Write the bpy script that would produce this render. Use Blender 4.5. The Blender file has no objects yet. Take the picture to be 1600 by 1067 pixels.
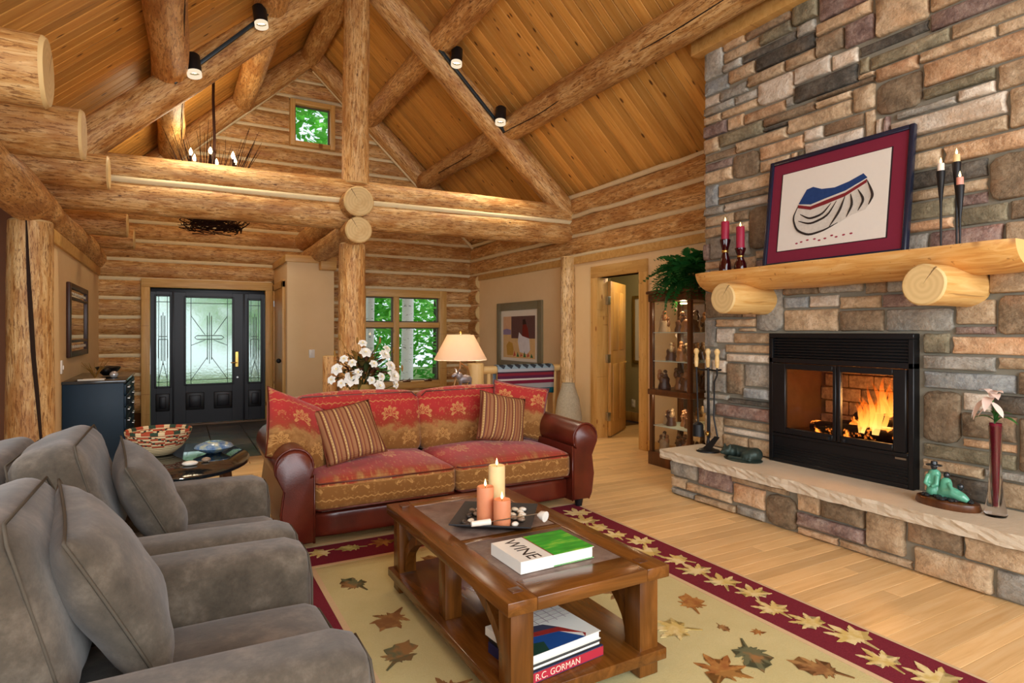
import bpy, bmesh, math, random
from mathutils import Vector, Matrix, noise
random.seed(11)
S = bpy.context.scene
C = S.collection
PI = math.pi
R = math.radians

def lin(r, g, b):
    f = lambda c: (c/255/12.92) if c/255 <= .04045 else ((c/255+.055)/1.055)**2.4
    return (f(r), f(g), f(b), 1)

# ---------------------------------------------------------------- camera
cam = bpy.data.objects.new('camera', bpy.data.cameras.new('camera'))
C.objects.link(cam)
cam.location = (0, 0, 1.4)
cam.rotation_euler = (R(90), 0, R(-28.96))
cam.data.sensor_width = 36
cam.data.lens = 945/1600*36
cam.data.shift_y = -14.5/1600
cam.data.clip_start = .05
S.camera = cam

# ---------------------------------------------------------------- world, sun, big lights, exposure
W = bpy.data.worlds.new('world'); S.world = W; W.use_nodes = True
W.node_tree.nodes['Background'].inputs[0].default_value = (.80, .92, 1, 1)
W.node_tree.nodes['Background'].inputs[1].default_value = 1.6
S.view_settings.view_transform = 'Standard'
S.view_settings.look = 'None'
S.view_settings.exposure = 0.0
S.view_settings.gamma = 1.0
S.view_settings.use_curve_mapping = False

def light(name, kind, loc, energy, color=(1, 1, 1), rot=(0, 0, 0), **kw):
    d = bpy.data.lights.new(name, kind); d.energy = energy; d.color = color
    for k, v in kw.items(): setattr(d, k, v)
    o = bpy.data.objects.new(name, d); C.objects.link(o); o.location = loc; o.rotation_euler = rot
    return o
light('sun', 'SUN', (0, 0, 20), 4.0, (1, .96, .88), (R(38), R(10), R(160)), angle=.02)
# daylight entering by the tall windows behind and left of the camera
light('rear_window_daylight', 'AREA', (1.2, -2.5, 2.5), 355, (.92, .96, 1), (R(84), 0, 0), shape='RECTANGLE', size=5.2, size_y=3.6)
light('side_window_daylight', 'AREA', (-2.5, 1.2, 1.9), 80, (.92, .96, 1), (R(90), 0, R(-90)), shape='RECTANGLE', size=4.5, size_y=1.8)

# ---------------------------------------------------------------- helpers
def wm(o):
    m = o.matrix_basis
    return wm(o.parent) @ o.matrix_parent_inverse @ m if o.parent else m.copy()

def link(name, data, parent=None, M=None):
    o = bpy.data.objects.new(name, data); C.objects.link(o)
    if M is not None: o.matrix_basis = M
    if parent is not None:
        o.parent = parent; o.matrix_parent_inverse = wm(parent).inverted()
    return o

def tag(o, label=None, cat=None, group=None, kind=None):
    if label: o['label'] = label
    if cat: o['category'] = cat
    if group: o['group'] = group
    if kind: o['kind'] = kind
    return o

def thing(name, label, cat, loc=(0, 0, 0), group=None, rz=0):
    o = link(name, None, None, Matrix.Translation(loc) @ Matrix.Rotation(rz, 4, 'Z'))
    o.empty_display_size = .1
    return tag(o, label, cat, group)

def struct(name, loc=(0, 0, 0)):
    o = link(name, None, None, Matrix.Translation(loc)); o['kind'] = 'structure'; o.empty_display_size = .1
    return o

def dup(o, M=None, parent=None, label=None, group=None):
    c = o.copy(); C.objects.link(c)
    if parent is not None: c.parent = parent
    if M is not None: c.matrix_basis = M
    if label: c['label'] = label
    if group: c['group'] = group
    for ch in list(o.children): dup(ch, None, c)
    return c

class B:
    """collects shapes in one bmesh"""
    def __init__(s): s.bm = bmesh.new(); s.mi = 0; s.T = None
    def _v(s, p):
        return s.bm.verts.new(s.T @ Vector(p) if s.T is not None else p)
    def f(s, vs):
        try:
            q = s.bm.faces.new(vs); q.material_index = s.mi; return q
        except ValueError: return None
    def box(s, x0, x1, y0, y1, z0, z1, bev=0, seg=2):
        v = [s._v((x, y, z)) for x in (x0, x1) for y in (y0, y1) for z in (z0, z1)]
        fs = [s.f([v[i] for i in q]) for q in ((0, 1, 3, 2), (4, 6, 7, 5), (0, 4, 5, 1), (2, 3, 7, 6), (0, 2, 6, 4), (1, 5, 7, 3))]
        if bev:
            es = list({e for q in fs for e in q.edges})
            r = bmesh.ops.bevel(s.bm, geom=es, offset=bev, segments=seg, affect='EDGES', profile=.5, clamp_overlap=True)
            for q in r['faces']: q.material_index = s.mi
        return s
    def rings(s, rs, close=True, cap=(True, True)):
        vs = [[s._v(p) for p in r] for r in rs]; n = len(rs[0])
        for a, b in zip(vs, vs[1:]):
            for i in range(n if close else n-1):
                j = (i+1) % n; s.f([a[i], a[j], b[j], b[i]])
        if close and n > 2:
            if cap[0]: s.f(vs[0][::-1])
            if cap[1]: s.f(vs[-1])
        return vs
    def tube(s, pts, r, n=8, cap=True):
        pts = [Vector(p) for p in pts]; rs = r if isinstance(r, (list, tuple)) else [r]*len(pts)
        t0 = (pts[1]-pts[0]).normalized()
        u = t0.orthogonal().normalized(); out = []
        for i, p in enumerate(pts):
            a = pts[max(0, i-1)]; b = pts[min(len(pts)-1, i+1)]; t = (b-a).normalized()
            u = (u - t*u.dot(t)); u = u.normalized() if u.length > 1e-6 else t.orthogonal().normalized()
            w = t.cross(u)
            out.append([p + (u*math.cos(k*2*PI/n) + w*math.sin(k*2*PI/n))*rs[i] for k in range(n)])
        s.rings(out, True, (cap, cap)); return s
    def cyl(s, p0, p1, r0, r1=None, n=16):
        return s.tube([p0, p1], [r0, r0 if r1 is None else r1], n)
    def lathe(s, prof, c=(0, 0, 0), n=24, sx=1, sy=1, cap=(True, True)):
        rs = [[(c[0]+max(r, 1e-4)*sx*math.cos(k*2*PI/n), c[1]+max(r, 1e-4)*sy*math.sin(k*2*PI/n), c[2]+z) for k in range(n)] for r, z in prof]
        s.rings(rs, True, cap); return s
    def ball(s, c, r, n=12, m=8):
        if not isinstance(r, (list, tuple)): r = (r, r, r)
        rs = []
        for i in range(m+1):
            a = -PI/2+PI*i/m; q = max(math.cos(a), .01)
            rs.append([(c[0]+r[0]*q*math.cos(k*2*PI/n), c[1]+r[1]*q*math.sin(k*2*PI/n), c[2]+r[2]*math.sin(a)) for k in range(n)])
        s.rings(rs); return s
    def prism(s, poly, fn, d0, d1):
        """poly 2d, fn(a,b,d)->xyz, between depths d0,d1"""
        a = [s._v(fn(x, y, d0)) for x, y in poly]; b = [s._v(fn(x, y, d1)) for x, y in poly]
        n = len(poly); s.f(a[::-1]); s.f(b)
        for i in range(n): s.f([a[i], a[(i+1) % n], b[(i+1) % n], b[i]])
        return s
    def mesh(s, mats, smooth=40):
        bmesh.ops.recalc_face_normals(s.bm, faces=s.bm.faces)
        me = bpy.data.meshes.new('m'); s.bm.to_mesh(me); s.bm.free()
        for m in (mats if isinstance(mats, (list, tuple)) else [mats]): me.materials.append(m)
        if smooth:
            me.polygons.foreach_set('use_smooth', [True]*len(me.polygons))
            if smooth < 180: me.set_sharp_from_angle(angle=R(smooth))
        return me
    def end(s, name, mats, parent=None, smooth=40, M=None):
        me = s.mesh(mats, smooth); me.name = name
        return link(name, me, parent, M)

def boxo(name, b, mat, parent=None, bev=.004):
    """box object whose own origin is its centre"""
    x0, x1, y0, y1, z0, z1 = b
    c = ((x0+x1)/2, (y0+y1)/2, (z0+z1)/2); h = ((x1-x0)/2, (y1-y0)/2, (z1-z0)/2)
    return B().box(-h[0], h[0], -h[1], h[1], -h[2], h[2], bev).end(name, mat, parent, 40, Matrix.Translation(c))

def frame_to(p0, p1):
    p0 = Vector(p0); p1 = Vector(p1); x = (p1-p0).normalized()
    up = Vector((0, 0, 1)) if abs(x.z) < .95 else Vector((0, 1, 0))
    y = up.cross(x).normalized(); z = x.cross(y)
    M = Matrix((x, y, z)).transposed().to_4x4(); M.translation = p0
    return M, (p1-p0).length

def log(name, p0, p1, r0, r1=None, parent=None, seed=0, wob=.012, mats=None, n=18, crack=False):
    """peeled log along local X, lumpy, with cut ends"""
    r1 = r0 if r1 is None else r1
    M, L = frame_to(p0, p1); b = B(); k = max(3, int(L/.22)); rs = []
    for i in range(k+1):
        t = i/k; x = L*t; r = r0+(r1-r0)*t
        cy = wob*noise.noise((x*.9, seed*3.1, 0)); cz = wob*noise.noise((x*.9, seed*3.1, 7))
        rs.append([(x, cy+math.cos(a)*q, cz+math.sin(a)*q) for a in [2*PI*j/n for j in range(n)]
                   for q in [r*(1+.05*noise.noise((x*1.3, math.cos(a)*1.2+seed, math.sin(a)*1.2)))]])
    bv = min(.02, r0*.1)
    def sc(ring, s, dx): 
        cx = sum((p[1] for p in ring))/n; cz = sum((p[2] for p in ring))/n
        return [(p[0]+dx, cx+(p[1]-cx)*s, cz+(p[2]-cz)*s) for p in ring]
    body = [sc(rs[0], 1, bv)]+rs[1:-1]+[sc(rs[-1], 1, -bv)]
    vs = b.rings(body, True, (False, False))
    b.mi = 1
    for ring, base, dx in ((vs[0], rs[0], 0), (vs[-1], rs[-1], 0)):
        e = [b._v(p) for p in sc(base, 1-bv/r0*.8, 0)]
        for i in range(n): b.f([ring[i], ring[(i+1) % n], e[(i+1) % n], e[i]])
        b.f(e)
    return b.end(name, mats or [M_LOG, M_LOGEND], parent, 35, M)

def rbox(w, d, h, r, N=8, crown=0, uvf=None, bulge=0):
    """soft rounded box, centred, with a crowned top"""
    bm = bmesh.new(); bmesh.ops.create_cube(bm, size=2)
    bmesh.ops.subdivide_edges(bm, edges=bm.edges, cuts=N, use_grid_fill=True)
    hw, hd, hh = w/2, d/2, h/2; r = min(r, hw*.98, hd*.98, hh*.98)
    for v in bm.verts:
        q = [v.co.x, v.co.y, v.co.z]
        p = Vector([math.copysign(abs(a)**.75, a)*e for a, e in zip(q, (hw, hd, hh))])
        i = Vector([max(-e+r, min(e-r, a)) for a, e in zip(p, (hw, hd, hh))])
        dd = p-i
        if dd.length > 1e-6 and sum(abs(c) > 1e-6 for c in dd) > 0: p = i+dd.normalized()*r if dd.length > r*.5 or True else p
        nx = p.x/hw; ny = p.y/hd; nz = p.z/hh
        cr = (1-nx*nx)*(1-ny*ny)
        p.z += crown*cr*max(0, nz)
        p.x += bulge*math.copysign(1, nx)*abs(nx)**2*(1-ny*ny)*(1-nz*nz)
        p.y += bulge*math.copysign(1, ny)*abs(ny)**2*(1-nx*nx)*(1-nz*nz)
        v.co = p
    bmesh.ops.recalc_face_normals(bm, faces=bm.faces)
    uv = bm.loops.layers.uv.new('UVMap')
    for f in bm.faces:
        f.smooth = True
        for l in f.loops: l[uv].uv = uvf(l.vert.co) if uvf else (l.vert.co.x, l.vert.co.z)
    me = bpy.data.meshes.new('rbox'); bm.to_mesh(me); bm.free()
    return me

def pillow(w, h, t, N=18, uo=(0, 0), seed=0):
    """throw pillow standing in local XZ, thickness along Y"""
    bm = bmesh.new(); uv = bm.loops.layers.uv.new('UVMap'); fr = {}; edge = []
    def outl(a, b):
        k = 1-.07*(1-abs(a)**2)*abs(b)**3; m = 1-.07*(1-abs(b)**2)*abs(a)**3
        return a*w/2*m, b*h/2*k
    for side in (1, -1):
        for i in range(N+1):
            for j in range(N+1):
                a = -1+2*i/N; b = -1+2*j/N; x, z = outl(a, b)
                th = ((1-abs(a)**2.6)*(1-abs(b)**2.6))**.55*t/2
                th *= 1+.16*noise.noise((a*1.7+seed, b*1.7, side*2.0))
                if (abs(a) == 1 or abs(b) == 1) and side == -1: fr[(side, i, j)] = fr[(1, i, j)]; continue
                fr[(side, i, j)] = bm.verts.new((x, side*th, z))
        for i in range(N):
            for j in range(N):
                f = bm.faces.new([fr[(side, i, j)], fr[(side, i+1, j)], fr[(side, i+1, j+1)], fr[(side, i, j+1)]][::side]); f.smooth = True
                for l in f.loops: l[uv].uv = (l.vert.co.x+uo[0], l.vert.co.z+uo[1])
    bmesh.ops.recalc_face_normals(bm, faces=bm.faces)
    path = [outl(-1+2*i/N, -1) for i in range(N)]+[outl(1, -1+2*i/N) for i in range(N)]+[outl(1-2*i/N, 1) for i in range(N)]+[outl(-1, 1-2*i/N) for i in range(N+1)]
    me = bpy.data.meshes.new('pillow'); bm.to_mesh(me); bm.free()
    return me, [(x, 0, z) for x, z in path]

def place(me, name, mat, parent, M):
    me.materials.clear(); me.materials.append(mat); me.name = name
    return link(name, me, parent, M)

def TR(loc, rx=0, ry=0, rz=0):
    return Matrix.Translation(loc) @ Matrix.Rotation(rz, 4, 'Z') @ Matrix.Rotation(ry, 4, 'Y') @ Matrix.Rotation(rx, 4, 'X')

# ---------------------------------------------------------------- materials
class X:
    """a shader socket with arithmetic"""
    def __init__(s, nt, so): s.nt = nt; s.so = so
    def _m(s, op, *a, clamp=False):
        n = s.nt.nodes.new('ShaderNodeMath'); n.operation = op; n.use_clamp = clamp
        for i, q in enumerate((s,)+a):
            if isinstance(q, X): s.nt.links.new(q.so, n.inputs[i])
            else: n.inputs[i].default_value = q
        return X(s.nt, n.outputs[0])
    def __add__(s, o): return s._m('ADD', o)
    def __sub__(s, o): return s._m('SUBTRACT', o)
    def __mul__(s, o): return s._m('MULTIPLY', o)
    def __truediv__(s, o): return s._m('DIVIDE', o)
    def __lt__(s, o): return s._m('LESS_THAN', o)
    def __gt__(s, o): return s._m('GREATER_THAN', o)
    def fract(s): return s._m('FRACT')
    def floor(s): return s._m('FLOOR')
    def abs(s): return s._m('ABSOLUTE')
    def cos(s): return s._m('COSINE')
    def sin(s): return s._m('SINE')
    def sqrt(s): return s._m('SQRT')
    def pow(s, e): return s._m('POWER', e)
    def max(s, o): return s._m('MAXIMUM', o)
    def min(s, o): return s._m('MINIMUM', o)
    def atan2(s, o): return s._m('ARCTAN2', o)
    def sm(s, a, b):
        n = s.nt.nodes.new('ShaderNodeMapRange'); n.interpolation_type = 'SMOOTHSTEP'
        s.nt.links.new(s.so, n.inputs[0]); n.inputs[1].default_value = a; n.inputs[2].default_value = b
        return X(s.nt, n.outputs[0])

class Mat:
    def __init__(s, name, rough=.6, spec=.4, metal=0):
        s.m = bpy.data.materials.new(name); s.m.use_nodes = True; s.nt = s.m.node_tree
        s.b = s.nt.nodes['Principled BSDF']
        s.b.inputs['Roughness'].default_value = rough; s.b.inputs['Specular IOR Level'].default_value = spec; s.b.inputs['Metallic'].default_value = metal
    def new(s, t): return s.nt.nodes.new(t)
    def set(s, node, i, v):
        if isinstance(v, X): v = v.so
        if hasattr(v, 'is_output'): s.nt.links.new(v, node.inputs[i])
        else: node.inputs[i].default_value = v
    def obj(s, scale=(1, 1, 1), off=0.0, src='Object'):
        tc = s.new('ShaderNodeTexCoord'); mp = s.new('ShaderNodeMapping')
        s.nt.links.new(tc.outputs[src], mp.inputs[0]); mp.inputs['Scale'].default_value = scale
        if off:
            oi = s.new('ShaderNodeObjectInfo'); cx = s.new('ShaderNodeCombineXYZ')
            r = X(s.nt, oi.outputs['Random'])*off
            for i in range(3): s.set(cx, i, r)
            s.nt.links.new(cx.outputs[0], mp.inputs['Location'])
        return mp.outputs[0]
    def rnd(s): return X(s.nt, s.new('ShaderNodeObjectInfo').outputs['Random'])
    def noise(s, vec, scale=5, detail=4, rough=.6, dist=0):
        n = s.new('ShaderNodeTexNoise'); s.set(n, 'Vector', vec); n.inputs['Scale'].default_value = scale
        n.inputs['Detail'].default_value = detail; n.inputs['Roughness'].default_value = rough; n.inputs['Distortion'].default_value = dist
        return X(s.nt, n.outputs[0])
    def vor(s, vec, scale=5, feature='F1', out='Distance', rnd=1):
        n = s.new('ShaderNodeTexVoronoi'); n.feature = feature; s.set(n, 'Vector', vec); n.inputs['Scale'].default_value = scale; n.inputs['Randomness'].default_value = rnd
        return X(s.nt, n.outputs[out])
    def ramp(s, fac, stops):
        n = s.new('ShaderNodeValToRGB'); s.set(n, 0, fac); e = n.color_ramp.elements
        while len(e) < len(stops): e.new(.5)
        for q, (p, c) in zip(e, stops): q.position = p; q.color = c
        return n.outputs[0]
    def mix(s, f, a, b, mode='MIX'):
        n = s.new('ShaderNodeMix'); n.data_type = 'RGBA'; n.blend_type = mode
        s.set(n, 0, f); s.set(n, 6, a); s.set(n, 7, b); return n.outputs[2]
    def hsv(s, col, h=.5, sat=1, v=1):
        n = s.new('ShaderNodeHueSaturation'); s.set(n, 'Color', col); s.set(n, 'Hue', h); s.set(n, 'Saturation', sat); s.set(n, 'Value', v); return n.outputs[0]
    def sep(s, vec):
        n = s.new('ShaderNodeSeparateXYZ'); s.set(n, 0, vec); return [X(s.nt, o) for o in n.outputs]
    def col(s, c): s.set(s.b, 'Base Color', c); return s
    def bump(s, h, strength=.3, dist=.01):
        n = s.new('ShaderNodeBump'); s.set(n, 'Height', h); n.inputs['Strength'].default_value = strength; n.inputs['Distance'].default_value = dist
        s.nt.links.new(n.outputs[0], s.b.inputs['Normal']); return s

def plain(name, c, rough=.5, spec=.4, metal=0, var=.12, scale=30):
    a = Mat(name, rough, spec, metal); n = a.noise(a.obj(), scale, 3)
    a.col(a.mix(n, tuple(q*(1-var) for q in c[:3])+(1,), tuple(min(1, q*(1+var)) for q in c[:3])+(1,)))
    return a.m

def log_mat(name, c0, c1, c2):
    a = Mat(name, .5, .35)
    v = a.obj((1.1, 7, 7), 30); fib = a.noise(v, 2.6, 6, .7, 1.2)
    v2 = a.obj((7.0, 44, 44), 9); fine = a.noise(v2, 1.5, 4, .75, .6)
    c = a.ramp(fib, [(.32, c0), (.47, c1), (.62, c2)])
    patch = a.noise(a.obj((1.3, 2.6, 2.6), 17), 1.6, 3)
    c = a.mix(patch.sm(.48, .66)*.7, c, c0)
    c = a.mix((fine.sm(.53, .585))*.75, c, lin(118, 68, 28))
    p = a.sep(a.obj()); cx = a.new('ShaderNodeCombineXYZ'); a.set(cx, 0, p[0]*1.9+a.rnd()*37); a.set(cx, 1, p[2].atan2(p[1])*.62); a.set(cx, 2, 0.0)
    kn = a.vor(cx.outputs[0], 1.5)
    c = a.mix(kn.sm(.075, .04)*.85, c, lin(84, 44, 18))
    c = a.hsv(c, .5, 1.0, a.rnd()*.22+.9)
    a.col(c); a.bump(fib*.6+fine*.4, .5, .014)
    return a.m
M_LOG = log_mat('peeled_log', lin(168, 112, 56), lin(200, 152, 90), lin(226, 188, 130))
a = Mat('log_cut_end', .6, .3)
p = a.sep(a.obj((1, 1, 1)))
rr = (p[1]*p[1]+p[2]*p[2]).sqrt()+a.noise(a.obj(), 6, 3)*.03
c = a.mix((rr*190).sin()*.5+.5, lin(212, 180, 122), lin(221, 190, 132))
c = a.mix(a.noise(a.obj(), 5, 4).sm(.5, .7)*.5, c, lin(196, 150, 88))
th = p[2].atan2(p[1])
crk = ((th-1.1+a.noise(a.obj(), 14, 3)*.25).abs() < .035)*(rr < .17)
c = a.mix(crk*.8, c, lin(96, 62, 34)); a.col(c); M_LOGEND = a.m

def plank_mat(name, c0, c1, c2, knots=True, rough=.45, gr=(.6, 9, 9), spec=.4, var=.3, knot_c=lin(70, 32, 10)):
    a = Mat(name, rough, spec)
    v = a.obj(gr, 40); g = a.noise(v, 2.2, 5, .6, .8)
    c = a.ramp(g, [(.22, c0), (.5, c1), (.78, c2)])
    if knots:
        k = a.vor(a.obj(tuple(1.5 if q < 2 else 3.4 for q in gr[:2])+(1.5 if gr[2] < 2 else 0.0,), 23), 2.2)
        c = a.mix(k.sm(.15, .07)*.9, c, knot_c)
        st = a.noise(a.obj((1.0, 22, 22), 31), 1.5, 2)
        c = a.mix(st.sm(.66, .72)*.5, c, knot_c)
    c = a.hsv(c, .5, 1.0, a.rnd()*var+(1-var/2))
    a.col(c); a.bump(g, .12, .004)
    return a.m
M_CEIL = plank_mat('pine_ceiling', lin(186, 128, 56), lin(208, 152, 74), lin(222, 170, 94), True, .55, (.6, 9, 9), .25, .42)
M_TRIM = plank_mat('pine_trim', lin(186, 138, 66), lin(208, 162, 92), lin(224, 184, 116), True, .45, (8, 8, .7), var=.12, knot_c=lin(140, 80, 30))
M_TRIMX = plank_mat('pine_trim_long', lin(186, 138, 66), lin(208, 162, 92), lin(224, 184, 116), True, .45, (.7, 8, 8), var=.12, knot_c=lin(140, 80, 30))
M_FLOOR = plank_mat('maple_floor', lin(208, 164, 104), lin(224, 184, 126), lin(232, 198, 146), False, .34, (.9, 14, 14), .5, .3)
M_DOORW = plank_mat('pine_door', lin(176, 122, 52), lin(200, 148, 74), lin(216, 170, 98), False, .4, (10, 10, .7), var=.1)
M_RAILW = plank_mat('peeled_rail', lin(206, 164, 96), lin(226, 190, 126), lin(236, 208, 152), False, .5, (.7, 8, 8), var=.1)
M_CHINK = plain('chinking', lin(226, 208, 166), .8, .2, 0, .08, 20)
a = Mat('drywall_tan', .8, .2); n = a.noise(a.obj(), 1.8, 5); a.col(a.mix(n, lin(224, 192, 140), lin(240, 212, 166))); a.bump(a.noise(a.obj(), 30, 3), .08, .004); M_WALL = a.m
M_WALL2 = plain('drywall_sage', lin(176, 164, 118), .8, .2, 0, .06, 3)
M_WALLR = plain('plaster_russet', lin(150, 106, 78), .8, .2, 0, .12, 4)
M_SUBFL = plain('subfloor', lin(110, 76, 40), .9, .1)
M_DARKGAP = plain('roof_board', lin(84, 48, 16), .8, .2)
M_BLACK = plain('black_iron', lin(26, 26, 28), .45, .5, .3)
M_FIREBOX = plain('firebox_black', lin(17, 17, 19), .42, .5, .2)
M_BLACKPAINT = plain('black_paint', lin(15, 16, 24), .42, .4)
M_BRASS = plain('brass', lin(214, 178, 96), .25, .5, 1.0)
M_STEEL = plain('nickel', lin(190, 190, 186), .3, .5, 1.0)
M_WHITE = plain('white_plastic', lin(238, 234, 224), .4, .4, 0, .03)

def stone_mat(name, cols, sc=6):
    a = Mat(name, .85, .25); v = a.obj((1, 1, 1), 50)
    n = a.noise(v, sc, 8, .72, .5); n2 = a.noise(v, 3.3, 4); n3 = a.noise(v, 34, 5, .7)
    c = a.ramp(n, [(.30, cols[0]), (.5, cols[1]), (.68, cols[2])])
    c = a.mix(n2.sm(.5, .68)*.65, c, cols[3])
    c = a.mix(n3.sm(.50, .62)*.45, c, cols[0]); c = a.mix(n3.sm(.46, .36)*.35, c, cols[2])
    c = a.hsv(c, .5, .86, a.rnd()*.4+.92); a.col(c)
    a.bump(n*.6+n3*.4, .9, .03); return a.m
STONE = {
 't': stone_mat('stone_tan', [lin(134, 108, 76), lin(182, 152, 110), lin(206, 180, 142), lin(196, 150, 96)]),
 'o': stone_mat('stone_rust', [lin(146, 106, 66), lin(196, 152, 102), lin(218, 186, 144), lin(198, 136, 78)]),
 'n': stone_mat('stone_brown', [lin(92, 76, 56), lin(134, 112, 82), lin(164, 142, 108), lin(150, 110, 70)]),
 'l': stone_mat('stone_olive', [lin(96, 88, 66), lin(138, 126, 94), lin(166, 152, 118), lin(120, 112, 92)]),
 'g': stone_mat('stone_grey', [lin(112, 108, 98), lin(152, 146, 132), lin(182, 176, 162), lin(160, 142, 114)]),
 'b': stone_mat('stone_blue', [lin(112, 116, 116), lin(148, 152, 150), lin(178, 180, 174), lin(150, 146, 132)]),
 'd': stone_mat('stone_dark', [lin(58, 54, 48), lin(90, 84, 74), lin(118, 110, 96), lin(100, 82, 60)]),
 'w': stone_mat('stone_pale', [lin(168, 150, 126), lin(206, 190, 166), lin(228, 216, 196), lin(206, 170, 128)]),
 'r': stone_mat('stone_plum', [lin(92, 68, 62), lin(138, 112, 100), lin(176, 154, 136), lin(150, 100, 76)]),
}
M_MORTAR = plain('mortar', lin(138, 132, 116), .95, .1, 0, .15, 60)
a = Mat('limestone_slab', .8, .25); v = a.obj(); n = a.noise(v, 5, 5); a.col(a.mix(n, lin(190, 174, 148), lin(216, 202, 178))); a.bump(a.noise(v, 35, 5), .5, .01); M_SLAB = a.m
a = Mat('entry_slate', .35, .5); v = a.obj((1, 1, 1), 20); n = a.noise(v, 3, 5)
a.col(a.hsv(a.ramp(n, [(.3, lin(44, 46, 48)), (.5, lin(72, 70, 68)), (.7, lin(98, 86, 74))]), .5, 1, a.rnd()*.5+.75)); a.bump(n, .3, .01); M_SLATE = a.m

def emit(name, c, st):
    m = bpy.data.materials.new(name); m.use_nodes = True; nt = m.node_tree; nt.nodes.clear()
    e = nt.nodes.new('ShaderNodeEmission'); e.inputs[0].default_value = c; e.inputs[1].default_value = st
    o = nt.nodes.new('ShaderNodeOutputMaterial'); nt.links.new(e.outputs[0], o.inputs[0]); return m
M_FLAME = emit('candle_flame', (1, .62, .22, 1), 9)
M_BULB = emit('warm_bulb', (1, .72, .38, 1), 14)
def glass(name, c=(1, 1, 1, 1), rough=0, tint=.9):
    m = bpy.data.materials.new(name); m.use_nodes = True; nt = m.node_tree; nt.nodes.clear()
    t = nt.nodes.new('ShaderNodeBsdfTransparent'); t.inputs[0].default_value = (c[0]*tint, c[1]*tint, c[2]*tint, 1)
    g = nt.nodes.new('ShaderNodeBsdfGlossy'); g.inputs['Roughness'].default_value = rough
    fr = nt.nodes.new('ShaderNodeFresnel'); fr.inputs[0].default_value = 1.45
    ge = nt.nodes.new('ShaderNodeNewGeometry'); ms = nt.nodes.new('ShaderNodeMath'); ms.operation = 'MULTIPLY_ADD'; nt.links.new(ge.outputs['Backfacing'], ms.inputs[0]); ms.inputs[1].default_value = -1; ms.inputs[2].default_value = 1
    ml = nt.nodes.new('ShaderNodeMath'); ml.operation = 'MULTIPLY'; nt.links.new(ms.outputs[0], ml.inputs[0]); nt.links.new(fr.outputs[0], ml.inputs[1])
    mx = nt.nodes.new('ShaderNodeMixShader'); nt.links.new(ml.outputs[0], mx.inputs[0]); nt.links.new(t.outputs[0], mx.inputs[1]); nt.links.new(g.outputs[0], mx.inputs[2])
    o = nt.nodes.new('ShaderNodeOutputMaterial'); nt.links.new(mx.outputs[0], o.inputs[0]); return m
M_GLASS = glass('clear_glass')

# ================================================================ the setting
# ---- floor
fl = struct('floor')
boxo('subfloor', (-4, 7.5, -2.8, 10.6, -.14, -.022), M_SUBFL, fl, 0)
def board_mesh(L, w=.098):
    return B().box(-L/2, L/2, -w/2, w/2, -.02, 0, .0012, 1).mesh(M_FLOOR, 30)
bcache = {}
random.seed(3)
def floor_row(y, xa, xb, store=None):
    x = xa - random.uniform(0, .9)
    while x < xb:
        L = random.choice([1.0, 1.3, 1.6, 1.9, 2.3]); x1 = min(x+L, xb); x0 = max(x, xa); x += L
        l = round(x1-x0, 2)
        if l < .06: continue
        if store is not None:
            store.box(x0, x1-.001, y-.049, y+.049, -.02, 0, 0); continue
        me = bcache.get(l)
        if me is None: me = bcache[l] = board_mesh(l-.0015); me.name = 'floorboard'
        link('floorboard', me, fl, Matrix.Translation((x0+l/2, y, 0)))
for i in range(63): floor_row(1.15+.1*i, -.9 if i > 20 else .2, 6.3 if 36 < i < 60 else 4.86)
fr_ = B()
for i in range(39): floor_row(1.05-.1*i, -2.6, 4.86, fr_)
for i in range(63): floor_row(1.15+.1*i, -2.6, -.9 if i > 20 else .2, fr_)
tag(fr_.end('floorboard_rest', M_FLOOR, fl, 30), kind='stuff')
random.seed(8)
for j in range(7):
    for i in range(13):
        x0 = -.98+.455*i; y0 = 7.41+.43*j
        if x0 > 3.0: 
            continue
        w = .447; B().box(-w/2, w/2, -.211, .211, -.02, 0, .004, 1).end('slate_tile', M_SLATE, fl, 30, Matrix.Translation((x0+w/2, y0+.211, random.uniform(-.001, .001))))
boxo('stairwell_landing', (3.44, 4.86, 7.41, 10.36, -.022, -.002), M_FLOOR, fl, 0)

# ---- roof slopes
RX, RZ, PT = 1.92, 6.15, .93
def roof(x): return RZ - PT*abs(x-RX)
ce = struct('ceiling')
random.seed(4)
def slope(sx, xe, short_y=None, short_x=None):
    part = B().prism([(RX, RZ+.03), (xe, roof(xe)+.03), (xe, roof(xe)+.16), (RX, RZ+.16)], lambda a, b, d: (a, d, b), -2.8, 10.7).end('roof_slope', M_DARKGAP, ce, 30)
    cache = {}
    w = .135
    for i in range(98):
        y = -2.75+i*.137
        xl = short_x if (short_y is not None and y < short_y) else xe
        M, L = frame_to((xl, y, roof(xl)+.012), (RX, y, RZ+.012))
        if xl not in cache:
            cache[xl] = B().box(0, L, -w/2+.001, w/2-.001, -.011, .011, .007, 1).mesh(M_CEIL, 30); cache[xl].name = 'ceiling_plank'
        link('ceiling_plank', cache[xl], part, M)
slope(1, 5.1, 3.97, 4.2)
slope(-1, -1.7)

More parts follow.
